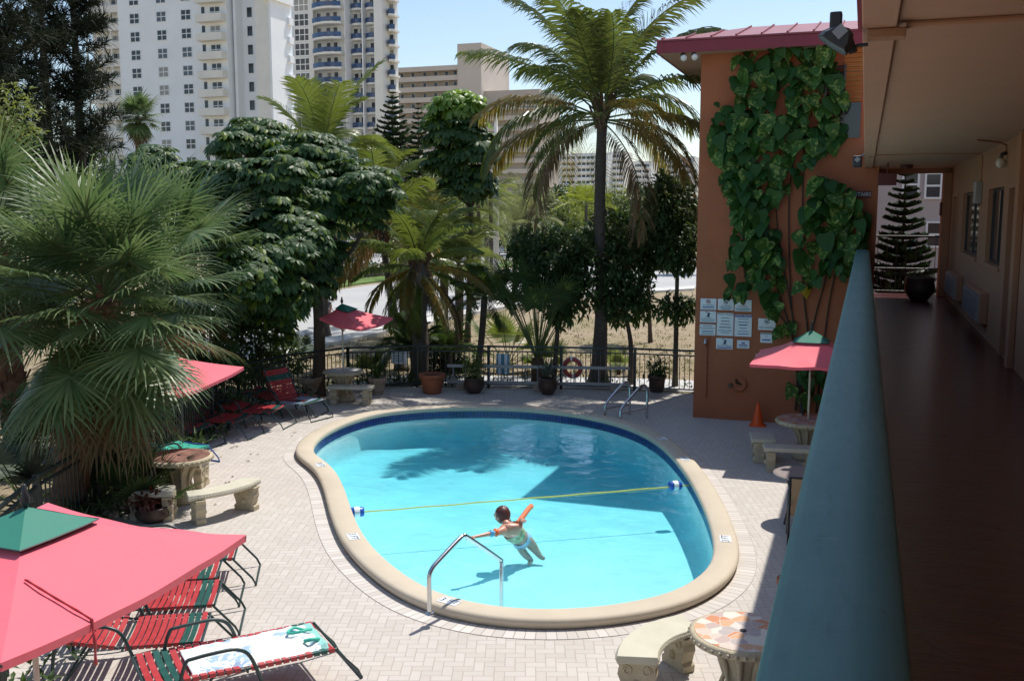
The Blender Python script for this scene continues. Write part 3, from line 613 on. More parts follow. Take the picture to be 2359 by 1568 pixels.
def heart(mb,c,out,down,S,rg):
    side=down.cross(out).normalized(); up=-down
    prof=[(0,.10),(.22,.20),(.42,.08),(.46,-.16),(.34,-.46),(.16,-.74),(0,-.95)]
    vs=[];k=len(prof); cup=rg.uniform(-.12,.28)
    for sg in(1,-1):
        for a,bb in prof: vs.append(c+side*(a*S*sg)-down*(-0)+(-up)*(-bb*S)*1+out*(-abs(a)*S*cup*1.2-(bb*bb)*S*.18))
    fs=[]
    for i in range(k-1): pass
    # centre line vertices
    ctr=[c+down*(-bb*S)-out*(bb*bb*S*.18) for a,bb in prof]
    o=[]
    vs=[]
    for j,(a,bb) in enumerate(prof):
        for sg in(-1,0,1): vs.append(c+down*(-bb*S)+side*(a*S*sg)+out*(-abs(sg)*a*S*cup-bb*bb*S*.2))
    for j in range(k-1):
        fs.append((j*3,j*3+1,j*3+4,j*3+3)); fs.append((j*3+1,j*3+2,j*3+5,j*3+4))
    mb.add(vs,fs)
vn=thing('climbing_vine','large leaved variegated vine climbing the terracotta tower wall','climbing plant',(-1.5,TY-.02,0))
mb=MB()
for pl,n in VP:
    xs=[a for a,b in pl]; ys=[b for a,b in pl]; k=0
    while k<n:
        x=rg.uniform(min(xs),max(xs)); y=rg.uniform(min(ys),max(ys))
        if not inpoly(x,y,pl): continue
        k+=1; d=rg.uniform(.05,.42); c=P(x,y,0,Y=TY-d)
        out=V((rg.uniform(-.9,.8),-1,rg.uniform(-.2,1.1))).normalized(); dn=V((rg.uniform(-.6,.6),-.15,-1)); dn=(dn-out*dn.dot(out)).normalized()
        heart(mb,c,out,dn,rg.choice((.15,.2,.24,.28,.33,.4))*rg.uniform(.85,1.12)*(1.0 if y<600 else .8),rg)
part('foliage',mb,m['vine'],vn,smooth=True)
mb=MB()
for path in ([(1835,945),(1838,860),(1820,760),(1790,660),(1760,520),(1740,300),(1760,150)],[(1850,950),(1858,800),(1850,650),(1845,480),(1850,300),(1830,150)],[(1865,950),(1866,780),(1900,640),(1930,520),(1925,440)],[(1842,950),(1835,760),(1800,600),(1785,480),(1800,330)],[(1880,950),(1910,700),(1945,560)],[(1720,640),(1712,520),(1690,380),(1680,260)],[(1825,760),(1770,680),(1740,560)],[(1850,960),(1846,850),(1828,720),(1812,520),(1822,380),(1880,250)],[(1790,640),(1775,560),(1750,420)]):
    pts=crom([P(x+rg.uniform(-5,5),y,0,Y=TY-.03-.03*rg.random()) for x,y in path],5,False); mb.tube(pts,[.022-.014*i/len(pts) for i in range(len(pts))],n=5)
part('stems',mb,m['vstem'],vn)
mb=MB(); heart(mb,P(1856,665,0,Y=TY-.08),V((.2,-1,.2)).normalized(),V((.15,-.1,-1)).normalized(),.22,rg); o=part('yellow_leaf',mb,leafM('yellow_leaf',(.5,.38,.02),(.5,.38,.02)),vn); tag(o,'single yellow dying leaf')
# ---------------------------------------------------------------- perimeter fence
fn=thing('pool_fence','dark green iron picket fence curving round the pool deck','fence',(-9,22.9,0))
per_f=[0]
for a,b in zip(fenceline,fenceline[1:]): per_f.append(per_f[-1]+(b-a).length)
def fpt(s):
    for i in range(len(per_f)-1):
        if per_f[i+1]>=s: return fenceline[i].lerp(fenceline[i+1],(s-per_f[i])/(per_f[i+1]-per_f[i]))
    return fenceline[-1]
LT=per_f[-1]; npan=20
for i in range(npan):
    s0,s1=LT*i/npan,LT*(i+1)/npan; a,b=fpt(s0),fpt(s1); mb=MB()
    for z,hh in ((1.05,.045),(.93,.03),(.10,.03)): mb.bar((a.x,a.y,z),(b.x,b.y,z),.04,hh)
    k=max(3,int((s1-s0)/.115))
    for j in range(1,k): q=a.lerp(b,j/k); mb.bx(q.x-.008,q.x+.008,q.y-.008,q.y+.008,.10,.93)
    part('picket_panel',mb,m['fence'],fn)
    mb=MB(); mb.bx(a.x-.03,a.x+.03,a.y-.03,a.y+.03,0,1.08); part('post',mb,m['fence'],fn)
# things hung on the fence
def onfence(x,y,d=.07): # point on fence line nearest to the ray at height z
    best=None
    for i in range(60):
        z=i*.02; p=P(x,y,z); dd=min((V((p.x,p.y,0))-V((f.x,f.y-d,0))).length for f in fenceline)
        if best is None or dd<best[0]: best=(dd,p)
    return best[1]
q=onfence(1320,846); s=thing('life_ring','red and white life ring hung on pool fence','life ring',q); n=32; mb=MB()
R1,r1=.205,.053; vs=[];fs=[];k=10
for i in range(n):
    for j in range(k):
        a=2*PI*i/n; b=2*PI*j/k; rr=R1+r1*cos(b); vs.append((rr*cos(a),r1*sin(b)*.8-.05,rr*sin(a)))
for i in range(n):
    for j in range(k): fs.append((i*k+j,((i+1)%n)*k+j,((i+1)%n)*k+(j+1)%k,i*k+(j+1)%k))
mb.add(vs,fs); 
for fi in range(len(mb.f)):
    if (fi//k)%8==0: mb.mi[fi]=1
obj('ring',mb,[M('life_ring_red',(.42,.06,.05),.55,.15,5),m['white']],s,smooth=True)
mb=MB(); mb.tube([(.268*cos(2*PI*i/24),-.05,.268*sin(2*PI*i/24)) for i in range(25)],.009,n=5); obj('rope',mb,m['whitesh'],s)
q=onfence(921,822); s=thing('fence_sign','white notice board hung on fence beside the potted palms','sign',q); mb=MB(); mb.bx(-.21,.21,-.05,-.03,-.17,.17); obj('sign_board',mb,m['signw'],s)
text('lettering','POOL HOURS',.06,(0,-.053,.10),(PI/2,0,0),m['ink'],s,False)
for i,z in enumerate((.03,-.03,-.09)):
    mb=MB(); w_=.13-.02*i; mb.bx(-w_,w_,-.053,-.05,z-.01,z+.01); obj('small_print',mb,m['inkt'],s)
q=onfence(1160,836); s=thing('striped_board','white and blue striped board hung on pool fence','board',q); mb=MB(); mb.bx(-.17,.17,-.06,-.03,-.27,.24); obj('board',mb,m['signw'],s); mb=MB(); mb.bx(-.045,.045,-.066,-.061,-.27,.24); mb.bx(-.165,-.12,-.066,-.061,-.27,.24); mb.bx(.12,.165,-.066,-.061,-.27,.24); obj('stripes',mb,m['inkt'],s)
# ladder lying on its side along the fence
A,B=onfence(1034,868,.2),onfence(1452,873,.2); A.z=.62;B.z=.62; s=thing('aluminium_ladder','long aluminium ladder lying on its side along the fence','ladder',((A.x+B.x)/2,(A.y+B.y)/2,0))
A.y-=.1;B.y-=.1
for z,nm in ((.60,'rail'),(.20,'rail')):
    mb=MB(); mb.bar((A.x,A.y,z),(B.x,B.y,z),.03,.075); part(nm,mb,m['alu'],s)
for i in range(15):
    q=A.lerp(B,(i+.5)/15); mb=MB(); mb.tube([(q.x,q.y,.20),(q.x,q.y,.60)],.017); part('rung',mb,m['alu'],s)
for fr_ in (.08,.5,.92):
    q=A.lerp(B,fr_); mb=MB(); mb.bx(q.x-.09,q.x+.09,q.y-.09,q.y+.09,.0,.16); tag(obj('concrete_block',mb,m['stonepot'],bevel=.01),{.08:'left',.5:'middle',.92:'right'}[fr_]+' block propping up the aluminium ladder','block',group='blocks under the ladder')
from mathutils import noise as NZ
# ---------------------------------------------------------------- umbrellas
def umbrella(label,base,corners,zr,za,zb=0,sag=.10,group='red and green square umbrellas'):
    base=V((base[0],base[1],zb)); s=thing('patio_umbrella',label,'umbrella',base,group=group)
    ap=V((0,0,za-zb)); cs=[V((c[0],c[1],(c[2] if len(c)>2 else zr)-zb)) for c in corners]
    def pt(i,u,v):   # u along side, v from apex outwards
        e=cs[i].lerp(cs[(i+1)%4],u); p=ap.lerp(e,v); p.z-=sag*4*u*(1-u)*v*v*.55; p.z-=.22*(ap.z-e.z)*sin(PI*v)*.5; p.z+=.028*v*NZ.noise(V((p.x*2.3+base.x,p.y*2.3,i*1.7 if 0<u<1 else 0)))*(4*u*(1-u))
        return p
    mb=MB(); nu,nv=16,12
    for i in range(4):
        mb.add([pt(i,a/nu,.0+b/nv) for b in range(nv+1) for a in range(nu+1)],[(b*(nu+1)+a,b*(nu+1)+a+1,(b+1)*(nu+1)+a+1,(b+1)*(nu+1)+a) for b in range(nv) for a in range(nu)])
        mb.add([pt(i,a/nu,1) for a in range(nu+1)]+[pt(i,a/nu,1)+V((0,0,-.05)) for a in range(nu+1)],[(a,a+1,nu+2+a,nu+1+a) for a in range(nu)])
    can=obj('canopy',mb,m['umbred'],s)
    mb=MB()
    for i in range(4):
        mb.add([pt(i,a/nu,.31*b/3)+V((0,0,.035)) for b in range(4) for a in range(nu+1)],[(b*(nu+1)+a,b*(nu+1)+a+1,(b+1)*(nu+1)+a+1,(b+1)*(nu+1)+a) for b in range(3) for a in range(nu)])
    obj('vent_cap',mb,m['umbgreen'],s)
    mb=MB()
    for i in range(4): mb.tube([pt(i,a/nu,.312)+V((0,0,.036)) for a in range(nu+1)],.006,n=4)
    obj('cap_piping',mb,m['dark'],s)
    mb=MB(); mb.tube([(0,0,0),(0,0,za-zb)],.02,n=10); obj('pole',mb,m['pole'],s,smooth=True)
    mb=MB(); mb.lathe([(.012,0),(.03,.03),(.034,.06),(.022,.10),(.012,.15),(.004,.16)],(0,0,za-zb+.03),n=12); obj('finial',mb,m['dark'],s,smooth=True)
    for i in range(4):
        mb=MB(); mb.tube([pt(i,0,b/5)+V((0,0,-.02)) for b in range(6)],.009,n=5); mb.tube([(0,0,ap.z-.75*(za-zr)-.35),pt(i,0,.5)+V((0,0,-.03))],.008,n=5); obj('rib',mb,m['dark'],s)
    return s
def cam2(l,d): v=RGT*l+FWD*d; return (v.x,v.y)
ua=P(60,1185,2.40)
c1=P(567,1231,2.07); c2=P(2,1526,2.05); c1r=V((c1.x-ua.x,c1.y-ua.y,0)); c2r=V((c2.x-ua.x,c2.y-ua.y,0))
u1=umbrella('big sunlit red umbrella with green cap, nearest in the lower left',(ua.x,ua.y),[(c1r.x,c1r.y,2.07),(c2r.x,c2r.y,2.05),(-c1r.x,-c1r.y),(-c2r.x,-c2r.y)],2.05,2.42,0)
# closing strap hanging over the canopy edge
mb=MB(); 
for dx in (-.008,.012): 
    pts=[P(x+dx*300,y,0,Y=yy) for x,y,yy in ((30,1345,0),)] if 0 else []
sp_=[(31,1346,.62,.4),(60,1380,.7,.4),(90,1415,.8,.4),(120,1440,.9,.4),(146,1458,1.0,.4)]
e0,e1=c1,c2
def edge_pt(u): q=e0.lerp(e1,u); return q
pts=[]
apx=V((ua.x,ua.y,2.42))
for vv_,u_ in ((.52,.92),(.62,.85),(.75,.78),(.88,.735),(1.0,.70)):
    e=e0.lerp(e1,u_); e.z-=.10*4*u_*(1-u_)*vv_*vv_*.55; p=apx.lerp(e,vv_); p.z-=.22*(apx.z-e.z)*sin(PI*vv_)*.5; p.z+=.02; pts.append(p)
pts.append(pts[-1]+V((.03,-.03,-.12))); pts.append(pts[-1]+V((.01,0,-.14)))
for o_ in (0,.014): mb.tube([p+V((o_*(1 if i%2 else -1),0,0)) for i,p in enumerate(pts)],.007,n=5)
obj('closing_strap',mb,m['redstrap'],u1,world=True)
# umbrella at the tower table
tb2=P(1862,965,.72); ub=V((tb2.x,tb2.y,0))
lf=P(1734,831,1.78); hw=ub.x-lf.x; hd=.95
umbrella('red umbrella half in shade over table by terracotta tower',(ub.x,ub.y),[(-hw,-hd),(hw,-hd),(hw,hd),(-hw,hd)],1.80,2.28,.0,sag=.02)
tb3=P(791,852,.72); 
r3=P(907,733,1.78); f3=P(850,757,1.72); 
cR=cam2(1.15,.15); cF=cam2(.55,-1.0)
umbrella('dappled red umbrella over round table at the far left fence corner',(tb3.x,tb3.y),[(cR[0],cR[1],1.93),(cF[0],cF[1],1.80),(-cR[0]*.45,-cR[1]*.45,1.95),(-cF[0]*.7,-cF[1]*.7,1.95)],1.88,2.24,0)
q=P(562,845,1.85); a4=cam2(-1.45,-.25); cc=V((q.x+a4[0],q.y+a4[1],0))
umbrella('red umbrella half hidden behind the fan palm fronds',(cc.x,cc.y),[(q.x-cc.x,q.y-cc.y,1.85),(cam2(.75,-1.0)[0],cam2(.75,-1.0)[1],1.62),cam2(-1.45,-.25),cam2(-.35,1.3)],1.78,2.15,0)
# ---------------------------------------------------------------- stone tables and benches
def mosaicM():
    t=NT('mosaic_table_top'); co=t.N('TexCoord').outputs['Object']
    v=t.N('TexVoronoi',{'Vector':co,'Scale':9.,'Randomness':1}); e=t.N('TexVoronoi',{'Vector':co,'Scale':9.},feature='DISTANCE_TO_EDGE').outputs[0]
    sx=t.N('SeparateColor',{0:v.outputs['Color']})
    ramp=t.n.new('ShaderNodeValToRGB'); ramp.color_ramp.interpolation='CONSTANT'; el=ramp.color_ramp.elements
    cols=[(.62,.52,.44),(.60,.26,.13),(.66,.60,.54),(.52,.40,.36),(.64,.38,.22),(.70,.65,.56),(.46,.40,.38)]
    el[0].color=c4(cols[0]); el[1].position=1/7; el[1].color=c4(cols[1])
    for i in range(2,7): x=el.new(i/7); x.color=c4(cols[i])
    t.t.links.new(sx.outputs[0],ramp.inputs[0])
    j=t.N('MapRange',{0:e,1:.008,2:.03}).outputs[0]
    c=t.mix(j,c4((.66,.62,.55)),ramp.outputs[0]); p=t.N('BsdfPrincipled',{'Base Color':c,'Roughness':.45}); t.surf(p.outputs[0]); return t.m
m['mosaic']=mosaicM()
m['redtop']=M('red_mosaic_top',(.20,.10,.08),.4,.35,7,col2=(.36,.20,.16)); m['greytop']=M('pale_grey_top',(.50,.50,.48),.5,.1,5)
def stone_table(label,loc,R_,topmat,h=.72,hole=True,group='round stone patio tables'):
    s=thing('stone_table',label,'table',loc,group=group)
    mb=MB(); mb.lathe([(R_-.05,h-.09),(R_-.01,h-.075),(R_,h-.045),(R_-.005,h-.015),(R_-.03,h-.002),(R_-.045,h-.004)],n=56)
    for i in range(40):
        a=2*PI*i/40; mb.ball((R_*cos(a)*1.0,R_*sin(a)*1.0,h-.045),.02,n=5,k=4)
    obj('rim',mb,m['stone'],s,smooth=True)
    mb=MB(); mb.lathe([(.001,h-.003),(R_-.046,h-.003),(R_-.046,h),(.001,h)],n=56); obj('top',mb,topmat,s)
    mb=MB(); mb.lathe([(.26,0),(.27,.06),(.24,.12),(.15,.18),(.12,.30),(.15,.42),(.20,.52),(.26,.60),(.30,h-.092)],n=20)
    for i in range(8):
        a=2*PI*i/8; mb.tube([(.20*cos(a),.20*sin(a),.14),(.155*cos(a),.155*sin(a),.3),(.19*cos(a),.19*sin(a),.45),(.25*cos(a),.25*sin(a),.58)],[.03,.02,.03,.045],n=5)
    obj('pedestal',mb,m['stone'],s,smooth=True)
    if hole:
        mb=MB(); mb.lathe([(.012,h+.0),(.03,h+.001),(.03,h+.008),(.012,h+.008)],n=14); obj('umbrella_socket',mb,m['dark'],s)
    return s
def scroll_leg(M4):
    mb=MB(); prof=[(-.17,0),(.17,0),(.175,.07),(.14,.10),(.155,.16),(.18,.22),(.165,.30),(.20,.355),(-.20,.355),(-.165,.30),(-.18,.22),(-.155,.16),(-.14,.10),(-.175,.07)]
    k=len(prof); mb.add([(x,-.07,z) for x,z in prof]+[(x,.07,z) for x,z in prof],[tuple(range(k)),tuple(range(2*k-1,k-1,-1))]+[(i,k+i,k+(i+1)%k,(i+1)%k) for i in range(k)])
    for sx in(-1,1):
        for sy in(-1,1):
            mb.tube([((.09+.05*cos(a)*(1-a/16))*sx,.072*sy,.27+.05*sin(a)*(1-a/16)) for a in [i*.7 for i in range(12)]],.012,n=4)
    for sy in(-1,1): mb.ball((0,.075*sy,.14),.045,n=7,k=5)
    mb.xf(M4); return mb
def curved_bench(label,ctr,R_,a0,a1,group='curved stone benches',w_=.36):
    am=(a0+a1)/2; loc=V((ctr[0]+R_*cos(am),ctr[1]+R_*sin(am),0)); s=thing('stone_bench',label,'bench',loc,group=group)
    mb=MB(); n=18; vs=[]
    sec=[(-w_/2,.36),(-w_/2-.012,.40),(-w_/2,.435),(w_/2,.435),(w_/2+.012,.40),(w_/2,.36)]
    for i in range(n):
        a=a0+(a1-a0)*i/(n-1)
        for dr,z in sec: vs.append((ctr[0]+(R_+dr)*cos(a)-loc.x,ctr[1]+(R_+dr)*sin(a)-loc.y,z))
    k=6; mb.add(vs,[(i*k+j,i*k+(j+1)%k,(i+1)*k+(j+1)%k,(i+1)*k+j) for i in range(n-1) for j in range(k)]+[tuple(range(k-1,-1,-1)),tuple((n-1)*k+j for j in range(k))])
    for i in range(30):
        a=a0+(a1-a0)*(i+.5)/30
        for dr in(-w_/2-.01,w_/2+.01): mb.ball((ctr[0]+(R_+dr)*cos(a)-loc.x,ctr[1]+(R_+dr)*sin(a)-loc.y,.40),.014,n=5,k=4)
    obj('seat',mb,m['stoneseat'],s,bevel=.006)
    for a in (a0+.13*(a1-a0),a1-.13*(a1-a0)):
        q=V((ctr[0]+R_*cos(a)-loc.x,ctr[1]+R_*sin(a)-loc.y,0)); mb=scroll_leg(Matrix.Translation(q)@Matrix.Rotation(a,4,'Z')); obj('leg',mb,m['stone'],s,bevel=.006)
    return s
tm=P(1712,1452,.72); stone_table('round mosaic table of orange and cream shards at lower right',(tm.x,tm.y,0),.47,m['mosaic'])
b1=P(1500,1530,.43); b2=P(1560,1425,.43)
# bench arc around the mosaic table
import cmath
a_s=math.atan2(b1.y-tm.y,b1.x-tm.x); a_e=math.atan2(b2.y-tm.y,b2.x-tm.x); Rb=((b1-tm).xy.length+(b2-tm).xy.length)/2
am=math.atan2((b1+b2).y/2-tm.y,(b1+b2).x/2-tm.x)
curved_bench('curved stone bench beside the mosaic table, lower right',(tm.x,tm.y),max(.8,Rb),am-.62,am+.52)
tl=P(412,1048,.72); stone_table('round dark red topped stone table under the fan palm',(tl.x,tl.y,0),.50,m['redtop'])
e1=P(474,1140,.43); e2=P(548,1102,.43); Rb=((e1-tl).xy.length+(e2-tl).xy.length)/2; am=math.atan2(e1.y+e2.y-2*tl.y,e1.x+e2.x-2*tl.x); sp=(e1-e2).xy.length/Rb/2*1.25
curved_bench('curved stone bench right of the dark red table',(tl.x,tl.y),Rb,am-sp,am+sp,w_=.30)
bb=P(338,1135,.43); am=math.atan2(bb.y-tl.y,bb.x-tl.x); curved_bench('curved stone bench in shade in front of the dark red table',(tl.x,tl.y),.84,am-.35,am+.35)
bb=P(420,1085,.3); curved_bench('curved stone bench behind the dark red table',(tl.x,tl.y),.84,1.75,2.45)
stone_table('round grey topped table under the dappled umbrella',(tb3.x,tb3.y,0),.46,m['greytop'],hole=False)
stone_table('round mosaic table with umbrella by terracotta tower',(ub.x,ub.y,0),.56,m['mosaic'],hole=False)
def bench(label,p,rz,L=.95,w_=.32,group='straight stone benches'):
    s=thing('stone_bench',label,'bench',(p.x,p.y,0),rz,group=group)
    mb=MB(); mb.bx(-L/2,L/2,-w_/2,w_/2,.36,.43); obj('seat',mb,m['stoneseat'],s,bevel=.012)
    for sx in(-1,1): mb=scroll_leg(Matrix.Translation((sx*L*.36,0,0))@Matrix.Rotation(PI/2,4,'Z')); obj('leg',mb,m['stone'],s,bevel=.006)
    return s
p=P(808,888,.43); bench('straight stone bench before the grey topped table',p,rad(14),1.05)
p=P(1757,1003,.43); bench('stone bench left of umbrella table near orange cone',p,rad(100),.6,.42)
p=P(1822,1028,.43); bench('stone bench with metal legs shadow before umbrella table',p,rad(8),.9,.36)
bpy.data.objects[-1] if 0 else None
# ---------------------------------------------------------------- loungers
LW=.34
def lounger(ang=rad(14),Ls=.74,Lb=.76):
    s=thing('sun_lounger','', 'sun lounger')
    hz=.35
    mb=MB()
    for sy in(-1,1):
        y=sy*LW; mb.tube([(0,y,hz),(Ls,y,hz)],.014,n=8); mb.tube([(Ls+.01,y,hz),(Ls+Lb*cos(ang),y,hz+Lb*sin(ang))],.014,n=8)
    mb.tube([(0,-LW,hz),(0,LW,hz)],.013,n=8); e=(Ls+Lb*cos(ang),hz+Lb*sin(ang)); mb.tube([(e[0],-LW,e[1]),(e[0],LW,e[1])],.013,n=8); mb.tube([(Ls-.02,-LW,hz-.03),(Ls-.02,LW,hz-.03)],.012,n=8)
    obj('frame',mb,m['frame'],s)
    mb=MB(); mb.tube([(.02,-LW,hz),(-.20,-LW,.10),(-.24,-LW,.015),(-.24,LW,.015),(-.20,LW,.10),(.02,LW,hz)],.013,n=7); obj('foot_leg',mb,m['frame'],s)
    mb=MB(); x=Ls+.42; mb.tube([(x-.15,-LW+.02,hz+.0),(x+.1,-LW+.02,.015),(x+.1,LW-.02,.015),(x-.15,LW-.02,hz)],.013,n=7); obj('rear_leg',mb,m['frame'],s)
    for sy in(-1,1):
        y=sy*(LW+.03); mb=MB(); mb.tube(crom([V(q) for q in [(Ls-.20,y,.012),(Ls-.09,y,hz),(Ls-.02,y,.50),(Ls+.07,y,.56),(Ls+.18,y,.575),(Ls+.44,y,.565),(Ls+.52,y,.53),(Ls+.58,y,.30),(Ls+.60,y,.012)]],4,False),.017,n=8); obj('armrest',mb,m['frame'],s,smooth=True)
    def straps(mb,x0,z0,dx,dz,L,green,n):
        for i in range(n):
            t0=L*(i+.06)/n; t1=L*(i+.86)/n; mi=1 if i in green else 0; up=V((-dz,0,dx)); 
            for k in range(8):
                y0=-LW-.018+(2*LW+.036)*k/8; y1=-LW-.018+(2*LW+.036)*(k+1)/8
                def sg(y): return .017-.03*(1-(y/(LW+.018))**2)
                a=V((x0+dx*t0,y0,z0+dz*t0))+up*sg(y0); b=V((x0+dx*t1,y0,z0+dz*t1))+up*sg(y0); c=V((x0+dx*t1,y1,z0+dz*t1))+up*sg(y1); d=V((x0+dx*t0,y1,z0+dz*t0))+up*sg(y1)
                mb.add([a,b,c,d,a-up*.004,b-up*.004,c-up*.004,d-up*.004],[(0,1,2,3),(7,6,5,4),(0,4,5,1),(2,6,7,3)],mi)
            for sy in(-1,1):
                y=sy*(LW+.018); a=V((x0+dx*t0,y,z0+dz*t0)); b=V((x0+dx*t1,y,z0+dz*t1)); mb.add([a+up*.017,b+up*.017,b-up*.02,a-up*.02],[(0,1,2,3)],mi)
    mb=MB(); straps(mb,.02,hz,1,0,Ls-.06,(1,2),11); obj('seat_straps',mb,[m['redstrap'],m['greenstrap']],s)
    mb=MB(); straps(mb,Ls+.04,hz+.01,cos(ang),sin(ang),Lb-.06,(7,8) ,11); obj('back_straps',mb,[m['redstrap'],m['greenstrap']],s)
    return s
rowlab=['fourth red strap lounger of the near row, farthest and mostly under umbrella','third red strap lounger from the front in the near row','second red strap lounger from the front in the near row','front red strap lounger of the near row with grey armrest clear of umbrella']
prt=lounger(rad(11))
def put(o,foot,head_dir,label,group='red strap loungers'):
    o.location=(foot.x,foot.y,0); o.rotation_euler.z=math.atan2(head_dir[1],head_dir[0]); tag(o,label,'sun lounger',group)
A1,A2=P(553,1241,.36),P(543,1269,.36); B1,B2=P(509,1283,.36),P(501,1328,.36); C1,C2=P(504,1335,.36),P(501,1391,.36); D1,D2=P(482,1408,.36),P(468,1478,.36)
hd=(-.87,-.49)
near=[(A1+(A2-A1).normalized()*LW),(B1+B2)/2,(C1+C2)/2,(D1+D2)/2]
for i,(f,l) in enumerate(zip(near,rowlab)): o=prt if i==0 else copy_tree(prt); put(o,f,hd,l)
# towel lounger, flat
fl_=lounger(rad(1.5),.85,.85); E1,E2=P(713,1438,.36),P(786,1484,.36); put(fl_,(E1+E2)/2,(-.66,-.75),'flat lounger with a white towel spread on it')
# shaded row
sh=[(497,1030,'nearest shaded red lounger just right of palm fronds',-.05),(590,1006,'second shaded red lounger along the left fence',-.1),(668,982,'third shaded red lounger along the left fence',-.15),(742,955,'fourth shaded red lounger next to upright one',-.1)]
for x,y,l,a in sh[:4]:
    o=copy_tree(prt); q=P(x,y,0); dd=V((-1,a,0)).normalized(); q=q+dd*.24; put(o,q,(dd.x,dd.y),l)
up=lounger(rad(62)); q=P(722,926,.36); put(up,q,(-.97,.22),'lounger with its red back raised upright beside the fence')
for c in bpy.data.objects:
    if c.parent==up and c.name.startswith('seat_straps'): c.data.materials[0]=M('pale_blue_strap',(.30,.36,.50),.5,.1,6)
# teal lounger behind the red table
m['tealsling']=M('teal_sling',(.06,.50,.38),.5,.08,4); m['bluef']=flatM('blue_frame',(.03,.10,.38),.4)
tlg=lounger(rad(30)); q=P(440,1075,.36); q2=P(300,1062,.36); put(tlg,P(448,1020,.36),(q2.x-P(448,1020,.36).x,q2.y-P(448,1020,.36).y),'teal lounger with blue frame behind the dark red table','other loungers')
for c in bpy.data.objects:
    if c.parent==tlg:
        if 'straps' in c.name: c.data.materials[0]=m['tealsling']; c.data.materials[1]=m['tealsling']
        elif c.name.startswith('frame') or 'leg' in c.name: c.data.materials[0]=m['bluef']
# towel
t=NT('printed_towel'); co=t.N('TexCoord').outputs['Object']
n1=t.N('TexNoise',{'Vector':co,'Scale':6,'Detail':5,'Distortion':2}).outputs[0]; n2=t.N('TexNoise',{'Vector':co,'Scale':2.2,'Detail':2}).outputs[0]
f_=t.math('MULTIPLY',t.N('MapRange',{0:n1,1:.50,2:.53}).outputs[0],t.N('MapRange',{0:n2,1:.48,2:.56}).outputs[0])
f_=t.math('MULTIPLY',f_,.75)
sx=t.N('SeparateXYZ',{0:co}).outputs[0]; edge=t.math('LESS_THAN',sx,.13)
c=t.mix(f_,c4((.86,.89,.88)),c4((.18,.38,.66))); c=t.mix(edge,c,c4((.28,.60,.56)))
bp=t.N('Bump',{'Strength':.5,'Distance':.01,'Height':t.N('TexNoise',{'Vector':co,'Scale':150}).outputs[0]})
p_=t.N('BsdfPrincipled',{'Base Color':c,'Roughness':.95,'Normal':bp.outputs[0],'Sheen Weight':.3}); t.surf(p_.outputs[0])
def sheetobj(name,fn_,nu,nv,mat,th=.012):
    mb=MB(); mb.add([fn_(i/(nu-1),j/(nv-1)) for i in range(nu) for j in range(nv)],[(i*nv+j,(i+1)*nv+j,(i+1)*nv+j+1,i*nv+j+1) for i in range(nu-1) for j in range(nv-1)])
    o=obj(name,mb,mat,smooth=True); s_=o.modifiers.new('thick','SOLIDIFY'); s_.thickness=th; s_.offset=1; return o
from mathutils import noise as NZ
def tf(u,v):
    x=.06+u*1.24; y=-.31+v*.62; z=.378+.014*NZ.noise(V((x*5,y*6,2)))+.010*NZ.noise(V((x*13,y*9,5)))
    if v<.08 or v>.92: z-=.03
    y+=.03*NZ.noise(V((x*2,0,8)))
    if u<.25: z+=.05*max(0,NZ.noise(V((x*9,y*5,11))))
    return (x,y,z)
tw_=sheetobj('beach_towel',tf,70,36,t.m); tw_.location=fl_.location; tw_.rotation_euler=fl_.rotation_euler; tag(tw_,'white beach towel with blue print spread on flat lounger','towel')
mb=MB(); mb.tube(crom([V(q) for q in [(.12,-.05,.42),(.20,.02,.45),(.30,.0,.44),(.34,-.08,.42),(.26,-.14,.43),(.18,-.1,.41)]],4),.014,n=6); mb.tube(crom([V(q) for q in [(.12,.18,.41),(.2,.22,.44),(.26,.18,.42)]],4,False),.018,n=6)
gg=obj('rolled_strap',mb,m['tealsling'],smooth=True); gg.location=fl_.location; gg.rotation_euler=fl_.rotation_euler; tag(gg,'teal bag strap lying on the white towel','strap')
